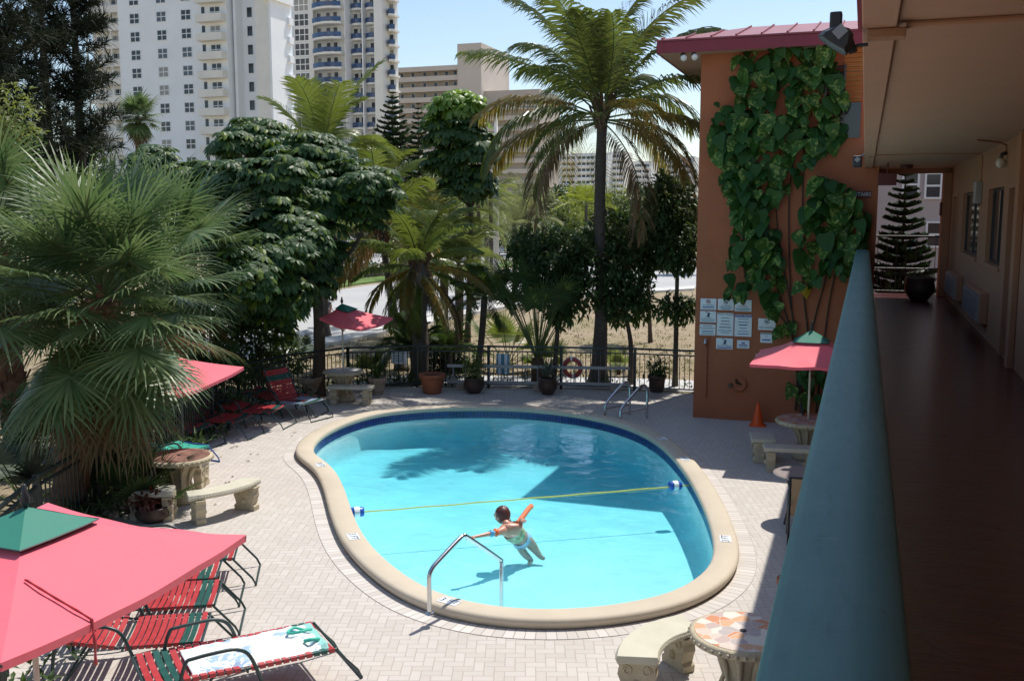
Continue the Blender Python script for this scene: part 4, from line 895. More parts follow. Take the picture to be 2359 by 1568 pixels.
# ---------------------------------------------------------------- bistro table and sling chair
bt=P(1852,1090,.70); s=thing('bistro_table','round metal bistro table half in sun beside green rail','table',(bt.x,bt.y,0))
mb=MB(); mb.lathe([(.001,.675),(.40,.675),(.425,.685),(.425,.70),(.40,.71),(.001,.712)],n=44); obj('top',mb,M('taupe_table_top',(.24,.20,.19),.5,.08,5),s)
for i in range(4):
    a=PI/4+i*PI/2; mb=MB(); mb.tube([(.30*cos(a),.30*sin(a),.68),(.22*cos(a),.22*sin(a),.4),(.33*cos(a),.33*sin(a),.0)],.014); obj('leg',mb,m['dark'],s)
def sling_chair(label,p,rz):
    s=thing('sling_chair',label,'chair',(p.x,p.y,0),rz,group='metal sling chairs')
    for sx in(-1,1):
        x=sx*.27; mb=MB(); mb.tube(crom([V(q) for q in [(x,-.30,.0),(x,-.27,.3),(x,-.25,.58),(x,-.16,.64),(x,.18,.62),(x,.30,.56)]],4,False),.017,n=8); mb.tube([(x,.33,0),(x,.18,.40),(x,.30,.95)],.017,n=8); obj('side_frame',mb,m['dark'],s,smooth=True)
    mb=MB(); mb.tube([(-.27,.30,.95),(.27,.30,.95)],.015,n=8); mb.tube([(-.27,-.26,.41),(.27,-.26,.41)],.014); mb.tube([(-.27,.33,.06),(.27,.33,.06)],.012); obj('cross_bar',mb,m['dark'],s)
    mb=MB(); pr=[(-.26,.42),(.0,.395),(.17,.41),(.20,.5),(.25,.72),(.30,.94)]; n=len(pr)
    mb.add([(sx*.25,y,z) for sx in(-1,1) for y,z in pr]+[(sx*.25,y+.008,z-.006) for sx in(-1,1) for y,z in pr],[(i,i+1,n+i+1,n+i) for i in range(n-1)]+[(3*n+i,3*n+i+1,2*n+i+1,2*n+i) for i in range(n-1)]); obj('sling',mb,M('tan_sling',(.40,.26,.15),.7,.08,9),s)
    return s
q=P(1862,1248,0); sling_chair('tan sling chair before the bistro table, seen from behind',q,rad(185))
q=P(1878,1040,0); sling_chair('tan sling chair behind the bistro table near the rail',q,rad(95))
# ---------------------------------------------------------------- cone, pots
q=P(1745,980,0); s=thing('traffic_cone','bright orange traffic cone at foot of terracotta tower','traffic cone',(q.x,q.y,0)); mo=M('cone_orange',(.80,.10,.01),.45,.05,3)
mb=MB(); mb.bx(-.16,.16,-.16,.16,0,.03); obj('base',mb,mo,s,bevel=.012); mb=MB(); mb.lathe([(.125,.031),(.115,.05),(.028,.47),(.02,.48)],n=20); obj('body',mb,mo,s,smooth=False)
def pot(label,p,r,h,mat,kind='round',group=None,name='plant_pot'):
    s=thing(name,label,'plant pot',(p.x,p.y,0),group=group); mb=MB()
    if kind=='round': mb.lathe([(r*.68,0),(r*.74,.02),(r*.93,h*.72),(r*.95,h*.78),(r*1.06,h*.79),(r*1.07,h*.98),(r*1.03,h),(r*.93,h),(r*.90,h*.86),(.001,h*.84)],n=26)
    elif kind=='bowl': mb.lathe([(r*.5,0),(r*.6,.02),(r*.95,h*.35),(r*1.02,h*.6),(r*.9,h*.88),(r*.96,h*.93),(r*.96,h),(r*.84,h),(r*.80,h*.88),(.001,h*.85)],n=26)
    else: mb.lathe([(r*.55,0),(r*.60,.08),(r*.75,h*.25),(r*.78,h*.6),(r*1.0,h*.78),(r*1.05,h),(r*.9,h),(r*.86,h*.9),(.001,h*.88)],n=8)
    obj('pot_body',mb,mat,s,smooth=(kind!='square')); mb=MB(); mb.lathe([(.001,h*.86),(r*.86,h*.865),(r*.86,h*.885),(.001,h*.89)],n=18); obj('soil',mb,m['soil'],s)
    return s
GP='pots standing along the pool fence'
pots={}
for key,x,y,r,h,mt,kd,l in (('tc',996,905,.30,.48,'terrapot','round','big terracotta pot by the fence'),('b1',1092,905,.25,.38,'darkpot','bowl','dark brown bowl pot at left end of ladder'),('b2',1262,908,.23,.40,'darkpot','bowl','dark brown pot in front of ladder middle'),('b3',1513,902,.22,.42,'darkpot','round','dark round pot near the steel pool ladder'),('s1',871,908,.23,.42,'stonepot','square','pale stone planter right of straight bench'),('s2',718,912,.27,.46,'stonepot','square','pale stone planter under the dark tree trunk')):
    pots[key]=pot(l,P(x,y,0),r,h,m[mt],kd,GP)
pot('empty terracotta pot beside the green rail near mosaic table',P(1832,1392,0),.20,.30,m['terrapot'],'round'); 
q=P(352,1200,0); pot('low dark pot with red leaves behind near umbrella',q,.24,.22,m['darkpot'],'bowl'); pots['low']=q
q=P(2118,668,2.65,Y=21.0); s=pot('large round dark urn on walkway floor by the far balustrade',q,.28,.46,m['darkpot'],'bowl'); s.location.z=FZ
# ---------------------------------------------------------------- pool fittings
q=P(990,1420,.10); 
def zp(x,y,f): # point in the vertical plane through the rail
    return None
f_=P(1155,1385,-.15); dirv=(f_-q); dirv.z=0; 
s=thing('pool_handrail','bent stainless handrail rising from near pool coping','handrail',(q.x,q.y,.13))
def rp(u,z): v=q+dirv*u; return V((v.x,v.y,z))
pth=[rp(0,.13),rp(0,.35),rp(0,.54),rp(.03,.61),rp(.10,.665),rp(.39,.82),rp(.455,.835),rp(.52,.795),rp(.95,.40),rp(1.0,.33),rp(1.0,.16),rp(1.0,-.3)]
mb=MB(); mb.tube(crom(pth,4,False),.025,n=12); part('rail',mb,m['steel'],s,smooth=True)
mb=MB(); mb.lathe([(.05,0),(.055,.008),(.045,.022),(.028,.024)],(q.x,q.y,.13),n=16); part('escutcheon',mb,m['steel'],s)
# far ladder
s=thing('pool_ladder','stainless steel pool ladder with two hooped rails at far edge','pool ladder',P(1450,960,.1))
tops=[((1410,950),(1448,885),(1440,965)),((1443,962),(1490,897),(1490,965))]
Lb=[]
wy=P(1412,968,-.04)
for k,((ax,ay),_,(bx_,by)) in enumerate(tops):
    w0=P(ax-(16 if k==0 else 14),ay+20,-.05); b0=P(bx_+(10 if k==0 else 0),by-(10 if k==0 else 2),0)
    Lb.append((w0,b0))
    h=.78
    d_=b0-w0; d_.z=0
    pt=lambda u,z: V((w0.x+d_.x*u,w0.y+d_.y*u,z))
    pth=[pt(0,-.75),pt(0,-.2),pt(0,.2),pt(.05,.34),pt(.55,.63),pt(.80,.73),pt(.95,.69),pt(1.,.56),pt(1.,.25),pt(1,0)]
    mb=MB(); mb.tube(crom(pth,5,False),.029,n=10); part('rail',mb,m['steel'],s,smooth=True)
    mb=MB(); mb.tube([pt(.02,.22),pt(1,.22)],.018,n=8); part('brace',mb,m['steel'],s)
for z in (-.1,-.32,-.54): 
    a,b=Lb[0][0],Lb[1][0]; mb=MB(); mb.bar((a.x,a.y,z),(b.x,b.y,z),.10,.03); part('tread',mb,m['steel'],s)
# rope and floats
fa=P(806,1179,-.02); fb=P(1602,1114,-.02); ra=P(822,1178,-.02); rb_=P(1555,1117,-.02)
mb=MB(); n=60; pts=[]
for i in range(n+1): 
    u=i/n; p=fa.lerp(fb,u); sw=-.25*sin(PI*u); p+=V((FWD.x,FWD.y,0))*sw*0; p.z=-.035+.003*sin(u*40); pts.append(p)
pts[0].z=.0;pts[-1].z=.02
mb.tube(pts,.010,n=6); rope=tag(obj('lane_rope',mb,M('yellow_rope',(.62,.60,.10),.6,.1,20)),'thin yellow safety rope stretched across the pool','rope')
for p,l in ((ra,'blue and white float at left end of yellow rope'),(rb_,'blue and white float near right end of yellow rope')):
    d_=(fb-fa).normalized(); s=thing('rope_float',l,'float',(p.x,p.y,-.025),math.atan2(d_.y,d_.x),group='floats on the safety rope')
    mb=MB(); mb.lathe([(.02,-.11),(.06,-.105),(.072,-.08),(.075,0),(.072,.08),(.06,.105),(.02,.11)],n=16); mb.xf(Matrix.Rotation(PI/2,4,'Y')); obj('float_body',mb,flatM('float_blue',(.02,.10,.45),.35),s,smooth=True)
    mb=MB(); mb.lathe([(.0765,-.04),(.078,-.035),(.078,.035),(.0765,.04)],n=16); mb.xf(Matrix.Rotation(PI/2,4,'Y')); obj('white_band',mb,m['white'],s)
# depth markers on the coping
def marker(x,y,txt,label,kind=None):
    p=P(x,y,.133); i=min(range(NP),key=lambda j:(V((pool[j].x,pool[j].y,0))+nrm(j)*CW*.5-V((p.x,p.y,0))).length)
    c=V((pool[i].x,pool[i].y,0))+nrm(i)*CW*.48; nn=nrm(i); a=math.atan2(nn.y,nn.x)+PI/2
    s=thing('depth_marker',label,'depth marker',(c.x,c.y,.131),a,group='depth tiles set in the coping')
    mb=MB(); mb.bx(-.13,.13,-.075,.075,0,.004); obj('tile',mb,m['signw'],s)
    text('lettering',txt,.135,(0,0,.0048),(0,0,0),m['ink'],s,False)
marker(725,1070,'8 FT','white depth tile on left coping above the notch'); marker(800,1240,'3 FT','white depth tile on left coping left of swimmer'); marker(1678,1243,'3 FT','white depth tile on right coping in full sun'); marker(1596,1057,'5 FT','white depth tile on right coping at shadow edge'); marker(1022,1385,'3 FT','white depth tile at foot of the bent handrail'); marker(1552,1010,'8 FT','white depth tile in shade right of pool ladder')
# ---------------------------------------------------------------- swimmer
m['skin']=M('skin',(.55,.27,.19),.35,.06,6); m['hair']=M('red_brown_hair',(.10,.03,.025),.45,.35,30,stretch=(1,1,.3)); m['suit']=M('leafy_swimsuit',(.05,.16,.07),.7,.3,16,col2=(.68,.68,.40)); 
ps=thing('person','woman in leafy green swimsuit wading in the pool holding a noodle','person',P(1190,1215,0))
hc=P(1156,1187,.11); sL=P(1152,1224,-.03); sR=P(1197,1212,-.01); nk=P(1166,1207,.03); ch=P(1182,1223,-.11); wa=P(1193,1234,-.20); hpv=P(1203,1244,-.31)
hL=P(1194,1250,-.34); hR=P(1217,1246,-.32); kL=P(1205,1272,-.48); kR=P(1232,1264,-.45); aL=P(1226,1292,-.60); aR=P(1246,1283,-.55); tL=P(1216,1298,-.61); tR=P(1256,1287,-.57)
eL=P(1126,1229,-.01); wL=P(1094,1236,-.01); eR=P(1200,1200,.02)+V((0,0,.02)); wR=P(1203,1197,.09)
J={'pel':(hpv,.125),'wa':(wa,.118),'ch':(ch,.135),'uc':((ch+nk)/2,.115),'nk':(nk,.055),'hd0':(nk.lerp(hc,.5),.055),'sL':(sL,.055),'eL':(eL,.034),'wL':(wL,.023),'sR':(sR,.055),'eR':(eR,.038),'wR':(wR,.026),
 'hL':(hL,.100),'kL':(kL,.064),'aL':(aL,.038),'tL':(tL,.026),'hR':(hR,.100),'kR':(kR,.064),'aR':(aR,.038),'tR':(tR,.026)}
keys=list(J); E_=[('pel','wa'),('wa','ch'),('ch','uc'),('uc','nk'),('nk','hd0'),('uc','sL'),('sL','eL'),('eL','wL'),('uc','sR'),('sR','eR'),('eR','wR'),('pel','hL'),('hL','kL'),('kL','aL'),('aL','tL'),('pel','hR'),('hR','kR'),('kR','aR'),('aR','tR')]
vs=[J[k][0] for k in keys]; rs=[J[k][1] for k in keys]; es=[(keys.index(a),keys.index(b)) for a,b in E_]
# fingers: five short chains from the left wrist, five closing round the noodle on the right
def fingers(w_,prev,iw,curl):
    d=(w_-prev).normalized(); sd=d.cross(V((0,0,1))).normalized(); up_=sd.cross(d)
    palm=w_+d*.05; vs.append(palm); rs.append(.026); ip=len(vs)-1; es.append((iw,ip))
    for k in range(4):
        b=palm+d*.035+sd*(k-1.5)*.019; L_=(.060,.070,.066,.05)[k]
        a=b+d*L_*.5-up_*L_*.2*curl; c=b+d*L_*(1-.4*curl)-up_*L_*.55*curl
        i=len(vs); vs.extend([b,a,c]); rs.extend([.0095,.0085,.007]); es.extend([(ip,i),(i,i+1),(i+1,i+2)])
    b=w_+d*.03+sd*-.03; c=b+d*.035-sd*.025-up_*.01*curl; i=len(vs); vs.extend([b,c]); rs.extend([.011,.008]); es.extend([(ip,i),(i,i+1)])
fingers(wL,eL,keys.index('wL'),.3); fingers(wR,eR,keys.index('wR'),1.2)
me=bpy.data.meshes.new('body'); me.from_pydata([tuple(v) for v in vs],es,[]); me.materials.append(m['skin']); bo=link(bpy.data.objects.new('body',me)); bo.parent=ps; bo.matrix_parent_inverse=parent_mat(ps).inverted()
sm=bo.modifiers.new('skin','SKIN'); 
for i,r_ in enumerate(rs): me.skin_vertices[0].data[i].radius=(r_,r_)
me.skin_vertices[0].data[0].use_root=True; sm.use_smooth_shade=True
ss=bo.modifiers.new('sub','SUBSURF'); ss.levels=2; ss.render_levels=2
# head with face turned to the left, hair with a short tail
hdir=(V((hc.x,hc.y,0))-V((ch.x,ch.y,0))).normalized(); fd_=(-RGT*.85+FWD*.5).normalized(); fs_=fd_.cross(V((0,0,1))).normalized()
mb=MB(); mb.ball(hc,.098,n=18,k=12,sz=1.22)
for i,v in enumerate(mb.v):
    d=V(v)-hc; f=d.dot(fd_); l=d.z
    d2=d+fd_*(f*.12); 
    if l<-.03: d2-=fs_*(d.dot(fs_)*.28)
    mb.v[i]=tuple(hc+d2)
o_=fd_*.1; mb.ball(hc+fd_*.112+V((0,0,-.018)),.018,n=8,k=6,sz=1.3)
for sg in(-1,1): mb.ball(hc+fs_*sg*.093+V((0,0,-.01)),.024,n=8,k=6,sz=1.4)
mb.tube([hc+fd_*.095+fs_*.025+V((0,0,-.062)),hc+fd_*.106+V((0,0,-.064)),hc+fd_*.095-fs_*.025+V((0,0,-.062))],.007,n=6)
hd_=part('head',mb,m['skin'],ps,smooth=True)
mb=MB()
for sg in(-1,1): mb.ball(hc+fd_*.096+fs_*sg*.034+V((0,0,.012)),.012,n=8,k=6)
part('eyes',mb,m['ink'],ps)
mb=MB(); mb.ball(hc-fd_*.014+V((0,0,.018)),.113,n=20,k=14,sz=1.16)
keep=[]; nv=len(mb.v)
for i,v in enumerate(mb.v):
    d=V(v)-hc; f=d.dot(fd_)
    if f>.055 and d.z<.07: mb.v[i]=tuple(hc+d*.8)
    else: mb.v[i]=tuple(V(v)+d.normalized()*.006*NZ.noise(V(v)*35))
mb.tube([hc-fd_*.10+V((0,0,-.04)),hc-fd_*.135+V((0,0,-.085)),hc-fd_*.125+V((0,0,-.13))],[.035,.03,.012],n=8)
part('hair',mb,m['hair'],ps,smooth=True)
mb=MB(); 
ax=(wa-ch).normalized()
mb.tube([ch-ax*.035,ch+ax*.03,wa.lerp(ch,.45),wa],[.150,.155,.142,.135],n=18,cap=False); part('swimsuit_top',mb,m['suit'],ps,smooth=True)
mb=MB(); mb.tube([wa.lerp(hpv,.35),hpv,hpv.lerp((hL+hR)/2,.9)],[.128,.15,.145],n=18,cap=False); part('swimsuit_bottom',mb,M('pale_swim_bottoms',(.42,.52,.66),.6,.06,8),ps,smooth=True)
mb=MB(); a_=sL.lerp(eL,.25); b_=sL.lerp(eL,.55); mb.tube([a_,a_.lerp(b_,.5),b_],[.045,.060,.042],n=14); tag(obj('armband',mb,M('orange_armband',(.80,.14,.03),.4,.1,8),smooth=True),'orange inflatable band on the left arm of the swimmer','armband')
mb=MB(); a_=sL.lerp(eL,.6); b_=sL.lerp(eL,.95); mb.tube([a_,a_.lerp(b_,.5),b_],[.04,.052,.036],n=14); tag(obj('armband',mb,M('blue_armband',(.10,.38,.62),.4,.1,8),smooth=True),'blue inflatable band on the left arm of the swimmer','armband')
n0_=P(1192,1205,.02); n1_=P(1224,1165,.12); mb=MB(); mb.tube(crom([n0_,n0_.lerp(n1_,.35),n0_.lerp(n1_,.7)+V((0,0,.01)),n1_],4,False),.038,n=14); tag(obj('pool_noodle',mb,M('orange_foam_noodle',(.72,.20,.08),.7,.05,9),smooth=True),'orange foam noodle pointing up beside swimmer','pool noodle')
# ---------------------------------------------------------------- plant generators
UP=V((0,0,1))
def feather(mb,base,az,el,L,droop,nl,ll,rg,hang=.35,lw=.028,m_leaf=0,m_rib=1,rw=.022,curl=0):
    n=14; pts=[V(base)]; tg=[]; a=az
    for i in range(n):
        t=i/(n-1); e=el-droop*t**1.35; a+=curl/n
        d=V((cos(a)*cos(e),sin(a)*cos(e),sin(e))); tg.append(d); pts.append(pts[-1]+d*(L/n))
    mb.tube(pts,[rw*(1-.85*i/n)+.003 for i in range(n+1)],m_rib,n=4,cap=False)
    for k in range(nl):
        t=.16+.84*(k+rg.uniform(-.3,.3))/nl; t=min(max(t,.12),.995); f=t*n; i=min(int(f),n-1); p=pts[i].lerp(pts[i+1],f-i); d=tg[min(i,n-1)]
        sd=d.cross(UP); sd=sd.normalized() if sd.length>.05 else V((1,0,0)); up=sd.cross(d)
        l=ll*(.45+.75*sin(PI*min(1,(t-.05)*.95))**.7)*rg.uniform(.85,1.1)*(1-.35*max(0,t-.8)/.2)
        for sg in(-1,1):
            dd=(sd*sg*1.0+d*(.55+.6*t)+up*rg.uniform(.0,.35)).normalized(); w=lw*rg.uniform(.8,1.2); g=hang*rg.uniform(.7,1.3)
            q=[p]; cur=dd
            for s in range(3): q.append(q[-1]+cur*l/3); cur=(cur+V((0,0,-1))*g).normalized()
            wv=dd.cross(UP); wv=(wv.normalized()*.5+up*.6).normalized() if wv.length>.05 else up
            wv=(d*1.0+up*.5).normalized()
            mb.add([q[0]-wv*w*.5,q[0]+wv*w*.5,q[1]-wv*w,q[1]+wv*w,q[2]-wv*w*.8,q[2]+wv*w*.8,q[3]],[(0,1,3,2),(2,3,5,4),(4,5,6)],m_leaf)
def fan(mb,hub,az,el,pet,Rf,rg,nseg=36,spread=2.3,droop=.5,m_leaf=0,m_pet=1,fold=.25,lw=.028,petdroop=.25):
    d=V((cos(az)*cos(el),sin(az)*cos(el),sin(el))); pts=[V(hub)]; e=el
    for i in range(6): e-=petdroop/6; pts.append(pts[-1]+V((cos(az)*cos(e),sin(az)*cos(e),sin(e)))*pet/6)
    mb.tube(pts,[.020,.018,.016,.014,.013,.012,.011],m_pet,n=4,cap=False)
    p=pts[-1]; d=(pts[-1]-pts[-2]).normalized(); sd=d.cross(UP); sd=sd.normalized() if sd.length>.05 else V((sin(az),-cos(az),0)); up=sd.cross(d)
    for k in range(nseg):
        u=(k+.5)/nseg*2-1; a=u*spread*.5*1.0+rg.uniform(-.03,.03)
        a*=1.15
        dir_=(d*cos(a)+sd*sin(a)-up*fold*abs(sin(a))+up*.1).normalized()
        L=Rf*(.80+.25*cos(a*.75))*rg.uniform(.88,1.08); w=lw*rg.uniform(.8,1.15)
        st=p+d*(.14*Rf*(1-abs(u)))
        wv=(d*-sin(a)+sd*cos(a)).normalized()
        q=[st]; cur=dir_; g=droop*rg.uniform(.5,1.4)
        for s in range(4): q.append(q[-1]+cur*L/4); cur=(cur+V((0,0,-1))*g*(0,.12,.45,.8)[s]).normalized()
        mb.add([q[0]-wv*w*.3,q[0]+wv*w*.3,q[1]-wv*w,q[1]+wv*w,q[2]-wv*w*.9,q[2]+wv*w*.9,q[3]-wv*w*.5,q[3]+wv*w*.5,q[4]],[(0,1,3,2),(2,3,5,4),(4,5,7,6),(6,7,8)],m_leaf)
def leaf(mb,p,d,n,L,W,m_=0,bend=.25):
    s=d.cross(n); s=s.normalized() if s.length>1e-3 else V((1,0,0)); n=s.cross(d)
    mid=p+d*L*.45; tip=p+d*L-n*L*bend
    mb.add([p,mid+s*W*.5+n*W*.12,mid,mid-s*W*.5+n*W*.12,tip],[(0,2,1),(1,2,4),(0,3,2),(3,4,2)],m_)
def rdir(rg):
    z=rg.uniform(-1,1); a=rg.uniform(0,2*PI); r=math.sqrt(1-z*z); return V((r*cos(a),r*sin(a),z))
def leafy(mb,blobs,n,L,W,rg,m_=0,hang=.3,shell=.5,clump=5):
    tot=sum(b[1].x*b[1].y+b[1].y*b[1].z for b in blobs)
    for c,r in blobs:
        k=int(n*(r.x*r.y+r.y*r.z)/tot/clump)
        for _ in range(k):
            d=rdir(rg); f=rg.uniform(shell,1.08)**.6 if rg.random()<.8 else rg.random()
            p=c+V((d.x*r.x,d.y*r.y,d.z*r.z))*f
            for _ in range(clump):
                o=(d*.55+rdir(rg)*.9+V((0,0,-hang))).normalized(); nn=(d*.3+UP*.8+rdir(rg)*.5).normalized()
                leaf(mb,p+rdir(rg)*L*.5,o,nn,L*rg.uniform(.7,1.25),W*rg.uniform(.75,1.2),m_)
def whorl(mb,c,n,L,k,rg,m_=0,m_s=1,drp=None):
    t=n.cross(V((.3,.9,.1))).normalized(); b=n.cross(t); drp=rg.uniform(.25,.8) if drp is None else drp; o=rg.uniform(0,6)
    for i in range(k):
        a=o+2*PI*i/k+rg.uniform(-.1,.1); r=(t*cos(a)+b*sin(a)); s=n.cross(r).normalized()
        d1=(r*.95+n*(.15-.4*drp)).normalized(); d2=(r*.75-n*drp).normalized(); w=L*.17*rg.uniform(.85,1.15)
        p0=c+d1*L*.12; p1=p0+d1*L*.42; p2=p1+d2*L*.34; p3=p2+(d2-n*.35).normalized()*L*.22; n1=s.cross(d1)
        f=w*.30
        mb.add([p0,p1-s*w+n1*f,p1,p1+s*w+n1*f,p2-s*w*.85+n1*f,p2,p2+s*w*.85+n1*f,p3],[(0,2,1),(0,3,2),(1,2,5,4),(2,3,6,5),(4,5,7),(5,6,7)],m_)
    mb.tube([c-n*L*.7,c],[.008,.006],m_s,n=4,cap=False)
def trunkmesh(path,r0,r1,n=10,flare=0):
    pts=crom(path,6,False); k=len(pts); mb=MB()
    mb.tube(pts,[(r0+(r1-r0)*i/(k-1))*(1+.05*sin(i*2.3))+flare*math.exp(-i*.55) for i in range(k)],n=n); return mb
def limbs(mb,top,cs,r,rg,n=5):
    for c in cs:
        mid=top.lerp(c,.5)+rdir(rg)*.15*(c-top).length; mid.z=min(mid.z,c.z)
        mb.tube(crom([top,mid,c],4,False),[r*(1-.09*i) for i in range(9)],n=n,cap=False)
# ---------------------------------------------------------------- coconut palm beyond the fence
def coconut(label,base,hub,nfr,L,seed,elmax=1.45,elmin=-.75,ll=.62,nl=58,yellow=.55,group='coconut palms',young=False,r0=.17,r1=.13,flare=.16,mats=None,hang=.35,name='coconut_palm',lwk=1):
    rg=random.Random(seed); s=thing(name,label,'palm tree',(base.x,base.y,0),group=group)
    path=[V((base.x,base.y,-.05)),base.lerp(hub,.3)+V((.05,0,0)),base.lerp(hub,.65)+V((-.03,0,0)),hub-V((0,0,.1))]
    path[1].z=hub.z*.3; path[2].z=hub.z*.65
    part('trunk',trunkmesh(path,r0,r1,12,flare),m['trunk'],s,smooth=True)
    mb=MB()
    for i in range(16):
        a=i*2.4; z=rg.uniform(-.55,.1); p=hub+V((.12*cos(a),.12*sin(a),z)); mb.tube([p,p+V((.10*cos(a),.10*sin(a),.3)),p+V((.22*cos(a),.22*sin(a),.55))],[.06,.045,.02],n=5)
    part('boots',mb,m['boots'],s)
    for i in range(nfr):
        t=i/(nfr-1); el=elmax+(elmin-elmax)*t**1.0+rg.uniform(-.12,.12); az=i*2.39996+rg.uniform(-.2,.2)
        mb=MB(); mt=(mats or ['coco','coco'])[0]
        if t>yellow: mt=(['cocoy','cocoy','cocob'] if not mats else mats)[min(2,int((t-yellow)/(1-yellow)*2.6))] if rg.random()<.8 else mt
        feather(mb,hub+V((.08*cos(az),.08*sin(az),-.35*t)),az,el,L*rg.uniform(.78,1.15)*(.8 if t<.08 else 1),(rg.uniform(.5,1.1) if t<.4 else rg.uniform(.8,1.7)),nl,ll,rg,lw=.028*lwk,hang=hang*(.8+.9*t),curl=rg.uniform(-.55,.55))
        part('frond',mb,[m[mt],m['stem']],s)
    return s
cb=P(1378,882,0); ch_=V(P(1388,250,0,Y=cb.y)); ct_=coconut('tall coconut palm with flared trunk rising beyond fence',cb,ch_,32,3.6,11,elmax=1.5,elmin=-.4,ll=.78,nl=84,yellow=.5,lwk=.72,hang=.5)
# second coconut behind the schefflera, third one yellowing, and the bushy one with skirt of dead fronds
b2=P(745,700,0,Y=31); b2.z=0; h2=P(738,365,0,Y=31); coconut('young green coconut palm rising above the schefflera crown',b2,h2,15,3.7,5,elmax=1.5,elmin=.1,ll=.8,nl=56,yellow=2,mats=['palmy','palmy'],hang=.22,r0=.13,r1=.10)
b3=P(905,700,0,Y=33); b3.z=0; h3=P(868,440,0,Y=33); coconut('yellow green coconut palm between schefflera and dark pines',b3,h3,11,2.7,8,elmax=1.4,elmin=-.5,ll=.7,nl=44,yellow=.35,mats=['palmy','palmy','cocoy'],hang=.28,r0=.12,r1=.09)
b4=P(965,882,0); h4=P(965,600,0,Y=b4.y); s4=coconut('bushy palm with brown hanging skirt near fence bend',b4,h4,24,1.95,21,elmax=1.5,elmin=-.85,ll=.42,nl=50,yellow=.28,mats=['palmy','cocoy','cocob'],hang=.5,r0=.20,r1=.22,flare=.05)
rg=random.Random(3); mb=MB()
for i in range(420):
    a=rg.uniform(0,2*PI); z=rg.uniform(-.1,-.25); p=h4+V((.2*cos(a),.2*sin(a),z-rg.random()*.5)); l=rg.uniform(.4,.95); w_=rg.uniform(.008,.02); sd=V((-sin(a),cos(a),0)); q=p+V((.16*cos(a),.16*sin(a),-l*.5)); r_=q+V((.03*cos(a),.03*sin(a),-l*.5))
    mb.add([p-sd*w_,p+sd*w_,q+sd*w_,q-sd*w_,r_],[(0,1,2,3),(3,2,4)])
part('dead_skirt',mb,leafM('dead_frond',(.13,.10,.08),(.20,.17,.14),.8,.1,.2),s4)
b5=P(905,760,0,Y=27); b5.z=0; h5=P(905,478,0,Y=27); coconut('drooping pale brown fronded palm left of the bushy skirted palm',P(925,850,0),P(880,520,0,Y=25),10,2.3,31,elmax=1.1,elmin=-.45,ll=.65,nl=46,yellow=.25,mats=['palmy','cocoy','cocob'],hang=.7,r0=.1,r1=.08)
# ---------------------------------------------------------------- fan palms
def sabal(label,base,hub,n,pet,Rf,seed,elmin=-.8,elmax=1.5,trunk_r=.22,azr=None,nseg=38,lw=.030,droop=.6,group='sabal fan palms',leafm='sabal',name='fan_palm',dead=True,boots=True):
    rg=random.Random(seed); s=thing(name,label,'palm tree',(base.x,base.y,0),group=group)
    path=[V((base.x,base.y,-.05)),base.lerp(hub,.35),base.lerp(hub,.7),hub]; path[0].z=-.05
    mb=trunkmesh(path,trunk_r*1.1,trunk_r,12,.04)
    part('trunk',mb,m['trunk'] if not boots else m['boots'],s,smooth=True)
    if boots:
        mb=MB(); pp=crom(path,10,False)
        for i in range(70):
            q=pp[int(rg.uniform(.3,1)*(len(pp)-1))]; a=rg.uniform(0,2*PI); r=trunk_r*.9; p=q+V((r*cos(a),r*sin(a),0)); o=V((cos(a),sin(a),0)); sd=V((-sin(a),cos(a),0))
            l=rg.uniform(.18,.36); mb.obox(p+o*.06+V((0,0,l*.4)),o*.012,sd*.035,(o*.45+UP)*l*.5)
        part('boots',mb,m['boots'],s)
    for i in range(n):
        t=i/(n-1); el=elmax+(elmin-elmax)*t+rg.uniform(-.15,.15); az=i*2.39996+rg.uniform(-.25,.25)
        mb=MB(); mt=leafm
        if dead and t>.90: mt='saban'
        fan(mb,hub+V((0,0,-.5*t+.1)),az,el,pet*rg.uniform(.35,1.1),Rf*rg.uniform(.8,1.1),rg,nseg=nseg,spread=4.3,lw=lw,droop=droop*(.5+t),fold=rg.uniform(.1,.5),petdroop=.35)
        part('frond',mb,[m[mt],m['stem']],s)
    return s
sb=P(150,1195,0); sh_=P(235,690,0,Y=sb.y); sabal('big fan palm with drooping fronds and brown trunk, left foreground',sb,sh_,100,1.38,.93,7,elmin=-1.05,elmax=1.5,lw=.022,nseg=36,droop=.85)
q=P(40,950,0,Y=13.5); q.z=0; sabal('fan palm cut by left picture edge behind the big one',q,P(-10,560,0,Y=13.5),50,1.2,.95,17,elmin=-.8,elmax=1.5,lw=.024,droop=.9,nseg=34)
q=P(410,900,0,Y=16.5); q.z=0; sabal('fan palm behind the big one toward the schefflera',q,P(400,590,0,Y=16.5),50,1.15,.95,27,elmin=-.8,elmax=1.5,lw=.024,droop=1.0,nseg=34)
q=P(320,700,0,Y=33); q.z=0
w_=P(318,500,0,Y=60); w_.z=0; sabal('washingtonia fan palm with round head before the white apartment tower',w_,P(318,268,0,Y=60),46,1.0,1.05,37,elmin=-1.1,elmax=1.5,trunk_r=.22,lw=.055,nseg=22,droop=.9,boots=False,group=None,dead=True)
